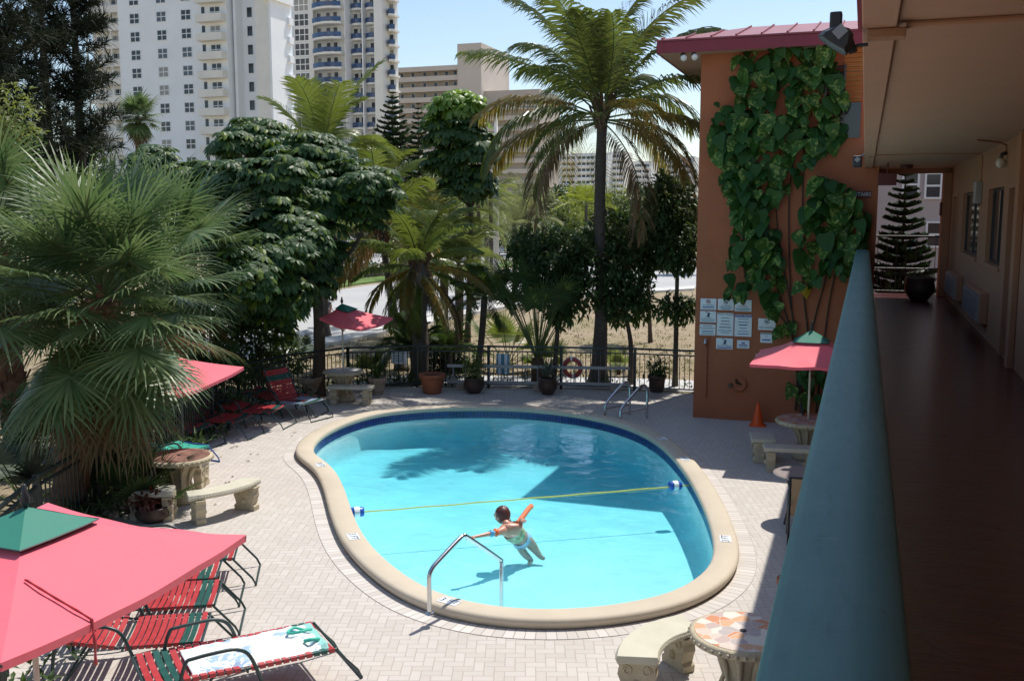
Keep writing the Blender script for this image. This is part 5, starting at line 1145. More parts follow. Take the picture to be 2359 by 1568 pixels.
# low grey green fans under the big palm
def shrubfan(label,base,n,pet,Rf,seed,leafm='grey',elmin=.35,elmax=1.45,group='low fan palm shrubs',nseg=22,lw=.03,name='palmetto'):
    rg=random.Random(seed); s=thing(name,label,'palm shrub',(base.x,base.y,base.z),group=group); mb=MB()
    for i in range(n): fan(mb,base,i*2.39996,elmax+(elmin-elmax)*i/(n-1)+rg.uniform(-.1,.1),pet*rg.uniform(.7,1.2),Rf*rg.uniform(.8,1.15),rg,nseg=nseg,spread=2.7,droop=.15,lw=lw,petdroop=.2)
    part('fronds',mb,[m[leafm],m['stem']],s); mb=MB(); mb.lathe([(.06,-.02),(.07,.08),(.03,.2)],base,n=8); part('stem',mb,m['boots'],s); return s
shrubfan('grey green palmetto at foot of the big fan palm',P(235,1160,0),12,1.0,.6,1)
shrubfan('dark palmetto left of the big fan palm trunk',P(60,1170,0),12,.9,.6,2)
shrubfan('dark palmetto behind the near umbrella tip',P(300,1180,0),10,.6,.55,12,leafm='broad')
rgp=random.Random(8)
shrubfan('bright palmetto behind the grey topped table',P(850,880,0),9,.55,.4,3,leafm='palmy')
shrubfan('tall palmetto with broad fans behind the striped board',P(1170,845,0),11,1.0,.62,4,leafm='palmy')
shrubfan('palmetto left of the tall coconut trunk behind life ring',P(1258,860,0),12,.55,.42,5,leafm='palmy')
shrubfan('small palmetto right of the tall coconut trunk',P(1425,860,0),8,.45,.35,6,leafm='bushg')
shrubfan('thin palmetto near the far bend of the fence',P(690,850,0),8,.8,.45,9,leafm='grey')
# date style palms behind fence
def featherpalm(label,base,hub,n,L,seed,ll=.3,nl=40,leafm='broad',elmin=-.3,elmax=1.45,r=.09,name='feather_palm',group='small feather palms',hang=.15,trunk='trunk',droop=1.1):
    rg=random.Random(seed); s=thing(name,label,'palm tree',(base.x,base.y,base.z),group=group)
    mb=MB(); mb.tube(crom([base,base.lerp(hub,.5)+V((.04,0,0)),hub],5,False),r,n=8); part('trunk',mb,m[trunk],s)
    mb=MB()
    for i in range(n): feather(mb,hub,i*2.39996+rg.uniform(-.2,.2),elmax+(elmin-elmax)*i/(n-1)+rg.uniform(-.1,.1),L*rg.uniform(.8,1.1),droop*rg.uniform(.7,1.2),nl,ll,rg,hang=hang,lw=.02,rw=.012)
    part('fronds',mb,[m[leafm],m['stem']],s); return s
p=P(1096,875,0); featherpalm('leaning small palm with dark rosette over the ladder left end',p,P(1116,685,0,Y=p.y),20,1.15,41,ll=.34)
p=P(1238,886,0); rg=random.Random(42); s_=thing('fan_palm','dark fan palm on long upright stalks left of tall coconut','palm tree',(p.x,p.y,0),group=None)
mb=MB(); mb.tube([p,p+V((.03,0,.35)),p+V((0,0,.7))],[.17,.19,.15],n=10); part('trunk',mb,m['boots'],s_)
for i in range(30):
    mb=MB(); fan(mb,p+V((0,0,.6)),i*2.39996,rg.uniform(1.02,1.5),rg.uniform(1.5,2.5),.66*rg.uniform(.85,1.15),rg,nseg=30,spread=4.0,droop=.7,fold=rg.uniform(.1,.5),lw=.02,petdroop=.12)
    part('frond',mb,[m['broad'],m['stem']],s_)
p=P(950,870,0); featherpalm('fine leaved palm clump in front of the skirted palm',p,P(950,810,0,Y=p.y),18,1.1,43,ll=.32,elmin=.2)
p=P(1030,860,0); featherpalm('wispy dark palm clump right of skirted palm',p,P(1035,815,0,Y=p.y),16,.95,44,ll=.3,elmin=.3)
# three thin palms across the lot with dark trunks
for i,(x,yt,yb,Y_,sd) in enumerate(((1078,455,640,44,1),(1102,470,640,46,2),(1130,460,640,45,3))):
    p=P(x,yb,0,Y=Y_); p.z=0; featherpalm('thin dark trunked palm across the dry lot, %s of three'%('left','middle','right')[i],p,P(x,yt,0,Y=Y_),14,2.2,50+sd,ll=.5,nl=30,leafm='bushg',r=.10,group='thin palms across the lot',hang=.3)
# ---------------------------------------------------------------- scheffleras
def schefflera(label,base,fork,blobs,nw,L,seed,group='schefflera trees',tr=.16,young=None,extra=None):
    rg=random.Random(seed); s=thing('schefflera_tree',label,'tree',(base.x,base.y,0),group=group)
    mb=trunkmesh([V((base.x,base.y,-.05)),base.lerp(fork,.5)+V((.06,0,0)),fork],tr,tr*.7,9,.04); limbs(mb,fork,[b[0] for b in blobs],tr*.5,rg); part('trunk',mb,m['bark'],s,smooth=True)
    mb=MB(); tot=sum(b[1].x*b[1].z for b in blobs)
    for c,r in blobs:
        for _ in range(int(nw*r.x*r.z/tot)):
            d=rdir(rg); d.z=abs(d.z)*1.0-.35 if rg.random()<.75 else d.z; d.normalize(); f=rg.uniform(.58,1.18); p=c+V((d.x*r.x,d.y*r.y,d.z*r.z))*f
            n=(UP*1.0+d*.55+rdir(rg)*.25).normalized(); mi=2 if (young and p.z>young and rg.random()<.85) else 0
            whorl(mb,p,n,L*rg.uniform(.75,1.15),rg.choice((10,11,12,13)),rg,mi,1)
    part('crown',mb,[m['scheff'],m['stem'],m['scheffl']],s); return s
def B(x,y,Y,rx,ry=None,rz=None):
    c=P(x,y,0,Y=Y); k=(c-V((0,0,EYE))).dot(FWD)/F
    return (c,V((rx*k,(ry or rx)*k,(rz or rx)*k)))
sb=P(733,912,0); Ys=21.47
schefflera('big schefflera with dark glossy whorled leaves left of centre',sb,P(728,640,0,Y=Ys),[B(590,325,Ys+.5,80,80,50),B(700,370,Ys,110,90,60),B(820,430,Ys-.5,85,80,60),B(620,450,Ys-1.2,95,80,70),B(720,470,Ys-1.0,80,70,70),B(610,560,Ys-1,80,80,90),B(700,600,Ys-.6,70,70,70),B(590,690,Ys-.5,70,70,80),B(650,715,Ys-.3,45,45,50),B(740,575,Ys-.5,50,50,40),B(850,480,Ys,50,50,40),B(545,430,Ys-1.5,70,60,60),B(555,560,Ys-2,60,60,90),B(640,400,Ys-2.5,70,60,50),B(540,330,Ys-.5,45,45,30),B(650,520,Ys-3,75,70,60),B(590,610,Ys-3.2,70,70,70),B(690,560,18.2,60,60,45),B(620,600,17.6,70,60,55),B(555,640,16.8,70,60,70),B(700,650,19.8,60,60,45),B(640,680,18.8,70,70,60)],2700,.32,61)
b_=P(1075,690,0,Y=31); b_.z=0
schefflera('tall thin schefflera with bright crown before the beige block',b_,P(1085,480,0,Y=31),[B(1055,245,31,55,55,35),B(1050,300,31,62,55,60),B(1090,345,31,50,50,50),B(1030,370,31,40,40,35),B(1095,420,31,40,40,40),B(1050,420,31,30,30,30)],430,.44,62,tr=.10,young=P(1055,278,0,Y=31).z)
rg=random.Random(77)
b_=P(440,700,0,Y=24.5); b_.z=0
schefflera('low schefflera hedge tree below the white apartment tower',b_,P(440,520,0,Y=24.5),[B(360,365,24.5,50,50,28),B(430,405,24.5,60,50,35),B(500,410,24.5,50,50,40),B(350,420,24.5,50,40,40),B(470,470,24.5,70,60,60)],420,.34,63)
# ---------------------------------------------------------------- leafy trees
def broad(label,base,fork,blobs,n,L,W,seed,mat='broad',group=None,tr=.07,hang=.35,name='leafy_tree',bend=0,clump=5,shell=.45):
    rg=random.Random(seed); s=thing(name,label,'tree',(base.x,base.y,0),group=group)
    mid=base.lerp(fork,.5)+V((bend,0,0)); mid.z=fork.z*.5
    mb=trunkmesh([V((base.x,base.y,-.05)),mid,fork],tr,tr*.7,8,.02); limbs(mb,fork,[b[0] for b in blobs],tr*.55,rg); part('trunk',mb,m['bark'],s,smooth=True)
    mb=MB(); leafy(mb,blobs,n,L,W,rg,hang=hang,clump=clump,shell=shell); part('crown',mb,m[mat],s); return s
G1='dark broadleaf trees along the fence'
p=P(1452,884,0); Y0=p.y
broad('crooked stemmed dark tree right of the tall coconut trunk',p,P(1432,690,0,Y=Y0),[B(1440,620,Y0,62,60,85),B(1410,540,Y0+.5,60,60,50),B(1470,700,Y0,35,35,45),B(1420,690,Y0,35,35,55)],3600,.22,.085,71,group=G1,bend=.12)
p=P(1555,888,0); Y0=p.y
broad('dark dense tree against the terracotta tower edge',p,P(1560,640,0,Y=Y0),[B(1540,480,Y0+.4,62,60,75),B(1565,560,Y0,50,50,70),B(1510,560,Y0+.5,45,45,60),B(1560,710,Y0,45,40,28)],4600,.22,.08,72,group=G1)
p=P(1275,884,0); Y0=p.y
broad('dark drooping tree just left of the tall coconut trunk',p,P(1290,690,0,Y=Y0),[B(1285,600,Y0,70,60,70),B(1340,640,Y0,48,48,80),B(1290,690,Y0,40,40,60),B(1225,570,Y0+.5,50,50,50)],3600,.23,.085,73,group=G1)
p=P(1500,700,0,Y=33); p.z=0
broad('dark tree behind the crooked one, seen over its crown',p,P(1490,560,0,Y=33),[B(1480,500,33,50,50,70),B(1450,560,33,40,40,60)],1500,.28,.1,74,group=G1)
# dark understory left behind the fence and behind fan palms
for i,(x,y,Y_,rx,rz,mt,sd,lab) in enumerate(((560,800,20.5,75,75,'broad',1,'dark shrub against left fence under the schefflera'),(640,800,22.5,60,55,'broad',2,'dark shrub at the fence bend beneath schefflera trunk'),(470,820,17.5,90,110,'broad',3,'dark shrub behind the half hidden umbrella'),(330,870,15.5,110,120,'broad',4,'dark shrub beside the big fan palm trunk'),(60,1010,13,130,130,'broad',5,'dark shrub low at left edge behind near umbrella'),(1040,830,25.2,30,40,'broad',6,'dark shrub between wispy palm and ladder end'),(200,620,19,170,110,'hedge',8,'green shrub mass behind the big fan palm crown'),(430,680,20,110,130,'hedge',9,'green shrub between fan palms and schefflera'),(30,640,17,130,120,'hedge',10,'green shrub behind the left edge fan palm'),(985,830,24.6,40,55,'purple',7,'purple leaved shrub in the big terracotta pot'))):
    c=P(x,y,0,Y=Y_); b_=V((c.x,c.y,0)); k=(c-V((0,0,EYE))).dot(FWD)/F
    broad(lab,b_,V((c.x,c.y,c.z*.5)),[(c,V((rx*k,rx*k*.8,rz*k))),(c+V((.2,0,-rz*k*.5)),V((rx*k,rx*k*.7,rz*k*.7)))],1500 if rx>70 else 800,.22,.07,80+sd,mat=mt,name='shrub',group='shrubs inside the planting',tr=.04)
# potted plants at the fence
def potted(key,label,kind,seed,mat='broad',h=.5):
    o=pots[key]; p=V((o.location.x,o.location.y,.36)); rg=random.Random(seed)
    s=thing('potted_plant',label,'plant',p,group='plants growing in the fence pots'); mb=MB()
    if kind=='spiky':
        for i in range(26):
            a=i*2.4; e=rg.uniform(.5,1.4); l=h*rg.uniform(.7,1.2); d=V((cos(a)*cos(e),sin(a)*cos(e),sin(e))); leaf(mb,p,d,UP,l,.05,0,.2)
    else: leafy(mb,[(p+V((0,0,h*.6)),V((h*.55,h*.55,h*.65)))],260,.15,.05,rg)
    mb.tube([p-V((0,0,.02)),p+V((0,0,h*.5))],.015,0,n=5); part('foliage',mb,m[mat],s)
potted('b1','small bushy plant in the brown pot at ladder left','bush',1,'bushg',.4); potted('b2','spiky plant in the brown pot before ladder middle','spiky',2,'grey',.6); potted('b3','dark bushy plant in the round pot near the steel pool ladder','bush',3,'broad',.35); potted('s1','spiky palm seedling in the pale planter by straight bench','spiky',4,'broad',.7)
q=pots['low']; rg=random.Random(6); mb=MB(); leafy(mb,[(V((q.x,q.y,.3)),V((.22,.22,.14)))],160,.14,.06,rg); tag(obj('red_leaved_plant',mb,leafM('red_leaf',(.16,.03,.02),(.07,.03,.015),.4,.2)),'red leaved plant in the low pot by near umbrella','plant')
# ---------------------------------------------------------------- casuarina and norfolk pines
def casuarina(label,base,ht,r,seed,n=150):
    rg=random.Random(seed); s=thing('casuarina_pine',label,'tree',(base.x,base.y,0),group='tall dark casuarina pines')
    part('trunk',trunkmesh([V((base.x,base.y,-.05)),V((base.x+.2,base.y,ht*.5)),V((base.x,base.y,ht))],.35,.05,9,.1),m['bark'],s)
    mb=MB()
    for i in range(n):
        t=rg.uniform(.16,.99); z=ht*t; a=rg.uniform(0,2*PI); L=r*(1.05-.75*t)*rg.uniform(.7,1.15)+.4; e=rg.uniform(.15,.7)
        p0=V((base.x+.2*sin(PI*t),base.y,z)); q=[p0]
        for k in range(5): q.append(q[-1]+V((cos(a)*cos(e),sin(a)*cos(e),sin(e)))*L/5); e+=rg.uniform(-.12,.16)
        mb.tube(q,[.05,.04,.03,.025,.018,.01],1,n=3,cap=False)
        for k in range(120):
            f=rg.uniform(.15,1)*5; j=min(int(f),4); p=q[j].lerp(q[j+1],f-j); d=(rdir(rg)+UP*.35+(q[5]-q[0]).normalized()*.5).normalized(); l=rg.uniform(.35,.9); sd=d.cross(rdir(rg)).normalized()*rg.uniform(.014,.035)
            mm=p+d*l*.5; tip=mm+(d+V((0,0,-.35))).normalized()*l*.5
            mb.add([p-sd*.6,p+sd*.6,mm+sd,mm-sd,tip],[(0,1,2,3),(3,2,4)],0)
    part('crown',mb,[m['casu'],m['bark']],s)
for i,(x,Y_,ht,r_,lab) in enumerate(((15,40,21,4.2,'leftmost tall dark casuarina pine at picture edge'),(115,44,23,4.0,'middle tall dark casuarina pine'),(188,46,24,2.7,'right casuarina pine overlapping white tower balconies'),(-70,38,20,4,'casuarina pine beyond the left picture edge'))):
    q=P(x,480,0,Y=Y_); q.z=0; casuarina(lab,q,ht,r_,90+i,135)
def norfolk(label,base,ht,r,tiers,seed,group,dense=1.0,wd=.05,z0=.08):
    rg=random.Random(seed); s=thing('norfolk_pine',label,'tree',base,group=group)
    mb=MB(); mb.tube([base,base+V((0,0,ht))],[r*.05+.02,.012],n=7); part('trunk',mb,m['bark'],s)
    mb=MB()
    for i in range(tiers):
        t=z0+(1-z0)*(i/(tiers-1))**.92; z=base.z+ht*t; R_=r*(1-t)**.8*rg.uniform(.85,1.1)+.06*r; nb=6 if t<.85 else 5
        for j in range(nb):
            a=2*PI*j/nb+i*.5+rg.uniform(-.15,.15); pts=[V((base.x,base.y,z))]; e=rg.uniform(-.08,.12)
            for k in range(4): pts.append(pts[-1]+V((cos(a)*cos(e),sin(a)*cos(e),sin(e)))*R_/4); e+=.12
            mb.tube(pts,[wd*.3,wd*.25,wd*.2,wd*.15,wd*.1],1,n=3,cap=False)
            for k in range(int(26*dense)):
                f=rg.uniform(.12,1)*4; jj=min(int(f),3); p=pts[jj].lerp(pts[jj+1],f-jj); d0=(pts[4]-pts[0]).normalized(); sd=d0.cross(UP)*rg.choice((-1,1)); d=(d0*.6+sd*.8+UP*rg.uniform(.1,.7)).normalized(); l=R_*rg.uniform(.14,.30)+.03
                w_=d.cross(UP).normalized()*wd*rg.uniform(.5,.9); mm=p+d*l*.5; mb.add([p-w_*.6,p+w_*.6,mm+w_,mm-w_,p+d*l+V((0,0,l*.15))],[(0,1,2,3),(3,2,4)],0)
    part('crown',mb,[m['norf'],m['bark']],s)
q=P(2072,600,0,Y=25.5); top=P(2087,412,0,Y=25.5).z+.25; norfolk('tiered norfolk pine beyond the walkway end balustrade',V((q.x+.05,q.y,0)),top,1.15,19,1,None,9.0,.08,z0=.35)
for i,(x,yt,Y_,r_,lab) in enumerate(((908,215,70,3.6,'dark conical pine before the curved tower'),(966,240,66,1.9,'narrow dark columnar pine before the beige block'))):
    q=P(x,480,0,Y=Y_); q.z=0; norfolk(lab,q,P(x,yt,0,Y=Y_).z,r_,30,5+i,'dark pines before the far blocks',2.2,.16)
# ---------------------------------------------------------------- trees beyond the road
bgt=[(20,265,30,75,70,'bushg','bright green tree at left edge below the casuarinas'),(70,420,26,90,100,'hedge','green tree behind fan palms at far left'),(250,420,30,110,70,'hedge','green tree filling between fan palms and white tower'),(420,520,30,110,120,'hedge','green tree behind the low schefflera'),
(1000,520,80,45,60,'bushg','grey green tree left of the street lamp'),(1060,510,85,50,60,'bushd','grey tree below the thin schefflera'),(1190,480,95,55,48,'bushd','grey green tree with feathery head beyond road'),(1250,470,110,45,40,'bushd','pale grey tree below the far white slab'),(1310,500,90,50,50,'bushg','green tree left of tall coconut trunk beyond road'),(1345,460,105,45,32,'bushy','yellow green tree left of the tall coconut trunk'),(1420,470,100,40,38,'bushg','green tree right of tall coconut trunk beyond road'),(1470,490,110,45,40,'bushd','grey tree between coconut trunk and dark trees'),(1240,540,85,60,40,'hedge','dark low tree beyond the road in the middle'),(1380,550,80,60,40,'hedge','dark low tree behind coconut trunk across road'),(1580,500,70,40,60,'bushg','green tree beyond road next to the tower'),(1130,540,100,60,40,'hedge','dark green hedge tree behind the thin palms'),(900,520,75,60,60,'bushg','green tree behind yellow coconut palm'),(830,545,90,60,40,'hedge','dark green tree behind schefflera across the road'),(1530,460,120,50,30,'bushg','far green tree seen beside the dark fence tree'),(960,480,90,40,45,'bushd','grey tree at foot of the dark pines'),(760,560,85,60,30,'hedge','green tree across road behind schefflera trunk'),(1290,450,130,40,20,'hedge','distant low dark tree under the far white slab')]
for i,(x,y,Y_,rx,rz,mt,lab) in enumerate(bgt):
    c=P(x,y,0,Y=Y_); k=(c-V((0,0,EYE))).dot(FWD)/F; rg=random.Random(200+i); L_=.011*(c-V((0,0,EYE))).length*.55
    r=V((rx*k,rx*k,rz*k)); bl=[(c,r)]+[(c+V((rg.uniform(-.8,.8)*r.x,rg.uniform(-.5,.3)*r.x,rg.uniform(-.7,.35)*r.z)),r*rg.uniform(.4,.65)) for _ in range(6)]
    if c.z-r.z>1.5: bl.append((c+V((0,0,-r.z)),r*.7))
    broad(lab,V((c.x,c.y,0)),V((c.x,c.y,max(.5,c.z-r.z*.6))),bl,1500,L_,L_*.38,300+i,mat=mt,name='background_tree',group='trees beyond the road',tr=.12,hang=.25,clump=4,shell=.3)
# feathery palm heads in that belt
for i,(x,y,Y_,L_,mt) in enumerate(((1200,470,80,3.2,'bushd'),(1350,470,85,2.6,'bushy'),(1015,480,60,3.0,'palmy'),(1120,520,60,2.6,'bushg'),(1020,545,31,1.9,'palmy'),(925,520,32,1.9,'cocoy'),(1055,610,30,1.4,'bushg'),(1185,520,50,2.6,'bushd'))):
    h=P(x,y,0,Y=Y_); b_=V((h.x,h.y,0)); featherpalm(('grey feathery palm head beyond the road','yellow feathery palm head left of coconut trunk','bright green feathery palm head far beyond the road','dull green feathery palm head before the lamp pole','bright feathery palm right of the skirted palm crown','yellow brown feathery palm left of the skirted palm crown','low green feathery palm between skirted and leaning palms','grey feathery palm right of the lamp pole')[i],b_,h,18,L_,400+i,ll=.9,nl=24,leafm=mt,r=.15,group='feathery palms beyond the road',hang=.3)
# hedges on the median and far verge
def hedge(label,pts,w_,h_,seed,mat='hedge'):
    rg=random.Random(seed); pts=resample([P(x,y) for x,y in pts],30,False); c=pts[15]; s=thing('hedge',label,'hedge',(c.x,c.y,0),group='clipped roadside hedges'); mb=MB()
    core=MB()
    for a,b in zip(pts,pts[1:]):
        core.bar((a.x,a.y,h_*.45),(b.x,b.y,h_*.45),w_*.8,h_*.85)
        for _ in range(60):
            q=a.lerp(b,rg.random())+V((rg.uniform(-w_,w_)*.5,rg.uniform(-w_,w_)*.5,rg.uniform(.1,1)*h_)); leaf(mb,q,(rdir(rg)+UP*.4).normalized(),rdir(rg),.28,.13)
    part('leaves',mb,m[mat],s); part('branch_core',core,m['bark'],s)
hedge('low clipped hedge on the median behind dappled umbrella',[(690,652),(760,648),(840,640),(920,632),(1010,624)],1.6,.9,1)
hedge('bright clipped hedge along the far verge of second road',[(690,592),(760,590),(830,587),(900,584)],1.2,.8,2,'bushg')
# ground tufts in the dry lot (nobody could count them)
rg=random.Random(9); mb=MB()
for i in range(1600):
    x=rg.uniform(680,1598); y=860-150*rg.random()**1.3; lim=740 if x<950 else 700
    if x<950 and y<800-(x-690)*.14: continue
    if x>=950 and y<762-(x-950)*.22+0 and y<690: continue
    p=P(x,y,0); 
    if p.y<25.3: continue
    for k in range(5):
        d=(rdir(rg)*.6+UP).normalized(); l=rg.uniform(.04,.13); s_=d.cross(rdir(rg)).normalized()*.012; q=p+rdir(rg)*.1; q.z=-.02; mb.add([q-s_,q+s_,q+d*l],[(0,1,2)])
tag(obj('grass_tufts',mb,m['grassy']),'dry straw coloured grass tufts on the empty lot','grass',kind='stuff')
# leaf litter and plants at fence foot
rg=random.Random(19); mb=MB()
for q in fenceline:
    if q.y<4: continue
    for k in range(14 if q.x<-9 else 5):
        c=q+V((rg.uniform(-.4,.4),rg.uniform(.05,.5),0)); 
        if c.x>-3.4: continue
        for j in range(3): leaf(mb,V((c.x,c.y,rg.uniform(.02,.3))),(rdir(rg)+UP*.7).normalized(),UP,rg.uniform(.1,.3),.05)
tag(obj('ground_cover',mb,m['broad']),'dark leafy ground cover along the foot of the fence','ground cover',kind='stuff')
rg=random.Random(33); mb=MB()
for i in range(150):
    q=fenceline[rg.randrange(4,62)]; c=cen.lerp(q,1-rg.random()**2*.35); c=V((c.x+rg.uniform(-.3,.3),c.y-.15+rg.uniform(-.3,0),.012))
    if min((V((p.x,p.y,0))-V((c.x,c.y,0))).length for p in pool[::4])<.75 or c.x>-3.4: continue
    a=rg.uniform(0,6.28); leaf(mb,c,V((cos(a),sin(a),.05)),UP,rg.uniform(.05,.14),.035,0,.1)
tag(obj('fallen_leaves',mb,leafM('fallen_leaf',(.16,.10,.04),(.09,.06,.03),.8,.05,.2)),'brown fallen leaves scattered on pavers near the fence','leaf litter',kind='stuff')
# ---------------------------------------------------------------- street lamp, cars, cyclist, gate pillar
q=P(1143,560,0,Y=48); q.z=0; s=thing('street_lamp','tall pale concrete street lamp pole beyond the dry lot','street lamp',q); tz=P(1143,262,0,Y=48).z
mb=MB(); mb.tube([q,q+V((0,0,tz))],[.16,.09],n=10); part('pole',mb,m['conc'],s,smooth=True)
mb=MB(); mb.tube(crom([q+V((0,0,tz-.1)),q+V((.3,.2,tz+.25)),q+V((1.3,.6,tz+.35))],4,False),.04,n=6); part('arm',mb,m['conc'],s)
mb=MB(); mb.obox(q+V((1.55,.7,tz+.34)),(.35,.15,0),(-.06,.12,0),(0,0,.05)); part('lamp_head',mb,m['alu'],s,bevel=.02)
mb=MB(); mb.tube([q+V((-.5,0,tz*.52)),q+V((.5,0,tz*.52))],.03,n=5); mb.bx(q.x-.25,q.x+.25,q.y-.2,q.y-.12,tz*.50,tz*.56); part('crossarm_bracket',mb,m['alu'],s)
def car(label,p,rz,paint,group='cars beyond the road'):
    s=thing('parked_car',label,'car',(p.x,p.y,-.01),rz,group=group)
    mb=MB(); low=[(-2.15,.28),(2.15,.28),(2.2,.55),(2.05,.78),(1.1,.92),(-1.75,.95),(-2.15,.85),(-2.2,.5)]
    k=len(low); mb.add([(x,y,z) for y in(-.86,.86) for x,z in low],[tuple(range(k)),tuple(range(2*k-1,k-1,-1))]+[(i,k+i,k+(i+1)%k,(i+1)%k) for i in range(k)]); obj('body',mb,paint,s,bevel=.06)
    mb=MB(); cab=[(-1.6,.95),(1.05,.92),(.35,1.42),(-1.0,1.45)]
    mb.add([(x,y*(.80 if z<1 else .64),z) for y in(-1,1) for x,z in cab],[(0,1,2,3),(7,6,5,4),(0,4,5,1),(1,5,6,2),(3,2,6,7),(0,3,7,4)]); obj('cabin_glass',mb,m['wglass'],s,bevel=.03)
    mb=MB(); mb.add([(x,y,z) for y in(-.62,.62) for x,z in ((.33,1.425),(-1.0,1.455),(-1.0,1.475),(.33,1.445))],[(0,1,2,3),(7,6,5,4),(0,4,5,1),(1,5,6,2),(2,6,7,3),(3,7,4,0)]); obj('roof',mb,paint,s,bevel=.01)
    for sx in(-1.35,1.35):
        for sy in(-.78,.78):
            mb=MB(); mb.lathe([(.18,-.10),(.31,-.10),(.33,-.06),(.33,.06),(.31,.10),(.18,.10)],n=18); mb.xf(Matrix.Translation((sx,sy,.33))@Matrix.Rotation(PI/2,4,'X')); w_=obj('wheel',mb,m['blackstrap'],s)
            mb=MB(); mb.lathe([(.02,-.102),(.18,-.104),(.18,.104),(.02,.102)],n=12); mb.xf(Matrix.Translation((sx,sy,.33))@Matrix.Rotation(PI/2,4,'X')); obj('rim',mb,m['alu'],w_)
    for sy in(-.6,.6): mb=MB(); mb.bx(2.12,2.2,sy-.16,sy+.16,.6,.72); obj('headlight',mb,m['signw'],s,bevel=.02)
    return s
mc=[M('silver_car_paint',(.55,.57,.60),.25,.03,2,metal=.5,coat=.6),M('white_car_paint',(.75,.76,.77),.25,.03,2,coat=.6),M('blue_car_paint',(.10,.16,.28),.25,.03,2,coat=.6)]
car('silver car glimpsed between thin palm trunks',P(1112,588,0),rad(12),mc[0]); car('white car half hidden behind dark fence trees',P(1215,583,0),rad(8),mc[1]); car('pale car seen through the crooked tree crown',P(1465,575,0),rad(5),mc[1]); car('dark blue car behind the yellow drooping palm',P(905,578,0),rad(15),mc[2])
q=P(833,600,0); s=thing('gate_pillar','beige masonry gate pillar with cap across the road','pillar',q); mb=MB(); mb.bx(-.6,.6,-.6,.6,0,1.9); obj('shaft',mb,m['beige2'],s,bevel=.02); mb=MB(); mb.bx(-.7,.7,-.7,.7,1.9,2.1); obj('cap',mb,m['cream'],s,bevel=.03)
a=P(770,596,0); s=thing('white_picket_fence','white picket fence beside the gate pillar across the road','fence',a); mb=MB()
for i in range(34): mb.bx(-3+i*.23,-2.88+i*.23,-.02,.02,.05,1.7)
mb.bx(-3.05,4.9,.021,.06,.4,.5); mb.bx(-3.05,4.9,.021,.06,1.3,1.4); obj('pickets',mb,m['white'],s)
# cyclist on the road
q=P(752,752,0); cyc=V((q.x,q.y,-.012)); rz=rad(100)
s=thing('bicycle','bicycle ridden along the road behind the schefflera trunk','bicycle',cyc,rz)
for x in(-.5,.52):
    mb=MB(); mb.tube([(x+.33*cos(2*PI*i/22),0,.345+.33*sin(2*PI*i/22)) for i in range(23)],.016,n=6); 
    for i in range(10): mb.tube([(x,0,.345),(x+.32*cos(i*.63),0,.345+.32*sin(i*.63))],.003,n=3)
    obj('wheel',mb,m['dark'],s)
mb=MB(); 
for a,b in (((-.5,0,.345),(-.05,0,.32)),((-.05,0,.32),(-.18,0,.85)),((-.5,0,.345),(-.16,0,.78)),((-.16,0,.78),(.38,0,.82)),((-.05,0,.32),(.38,0,.78)),((.52,0,.345),(.36,0,.95))): mb.tube([a,b],.017,n=6)
obj('frame',mb,m['inkb'],s); mb=MB(); mb.bx(-.30,-.05,-.08,.08,.86,.91); obj('saddle',mb,m['dark'],s,bevel=.02); mb=MB(); mb.tube([(.30,-.28,1.0),(.38,0,.98),(.30,.28,1.0)],.014); obj('handlebar',mb,m['dark'],s)
pr_=thing('person','cyclist in pale blue shirt and dark shorts on the road','person',cyc,rz)
J=[((-.18,0,.98),.14),((-.02,0,1.22),.15),((.1,0,1.42),.13),((.15,0,1.52),.055),((-.05,.1,.92),.095),((.2,.11,.68),.06),((.0,.11,.28),.04),((.12,.11,.24),.03),((-.05,-.1,.92),.095),((.26,-.11,.80),.06),((.06,-.11,.46),.04),((.18,-.11,.42),.03),((.12,.19,1.40),.055),((.22,.25,1.2),.04),((.32,.25,1.02),.03),((.12,-.19,1.40),.055),((.22,-.25,1.2),.04),((.32,-.25,1.02),.03)]
E_=[(0,1),(1,2),(2,3),(0,4),(4,5),(5,6),(6,7),(0,8),(8,9),(9,10),(10,11),(2,12),(12,13),(13,14),(2,15),(15,16),(16,17)]
me=bpy.data.meshes.new('body'); me.from_pydata([j[0] for j in J],E_,[]); me.materials.append(m['skin']); bo=link(bpy.data.objects.new('body',me)); bo.parent=pr_
sm=bo.modifiers.new('skin','SKIN')
for i,j in enumerate(J): me.skin_vertices[0].data[i].radius=(j[1],j[1])
me.skin_vertices[0].data[0].use_root=True; ss=bo.modifiers.new('sub','SUBSURF'); ss.levels=1; ss.render_levels=1
mb=MB(); mb.ball((.19,0,1.65),.10,n=12,k=8,sz=1.2); mb.ball((.29,0,1.64),.02,n=6,k=4); obj('head',mb,m['skin'],pr_,smooth=True)
mb=MB(); mb.ball((.17,0,1.69),.108,n=12,k=8,sz=1.0); obj('hair',mb,m['hair'],pr_,smooth=True)
mb=MB(); mb.tube([(-.17,0,.96),(-.02,0,1.22),(.1,0,1.42),(.12,0,1.48)],[.165,.17,.165,.09],n=14); obj('shirt',mb,flatM('pale_blue_shirt',(.50,.60,.78),.8),pr_,smooth=True)
for sy in(-1,1): mb=MB(); mb.tube([(-.12,.09*sy,.95),(.06,.11*sy,.82 if sy<0 else .78)],[.125,.09],n=10); obj('shorts_leg',mb,m['dark'],pr_,smooth=True)
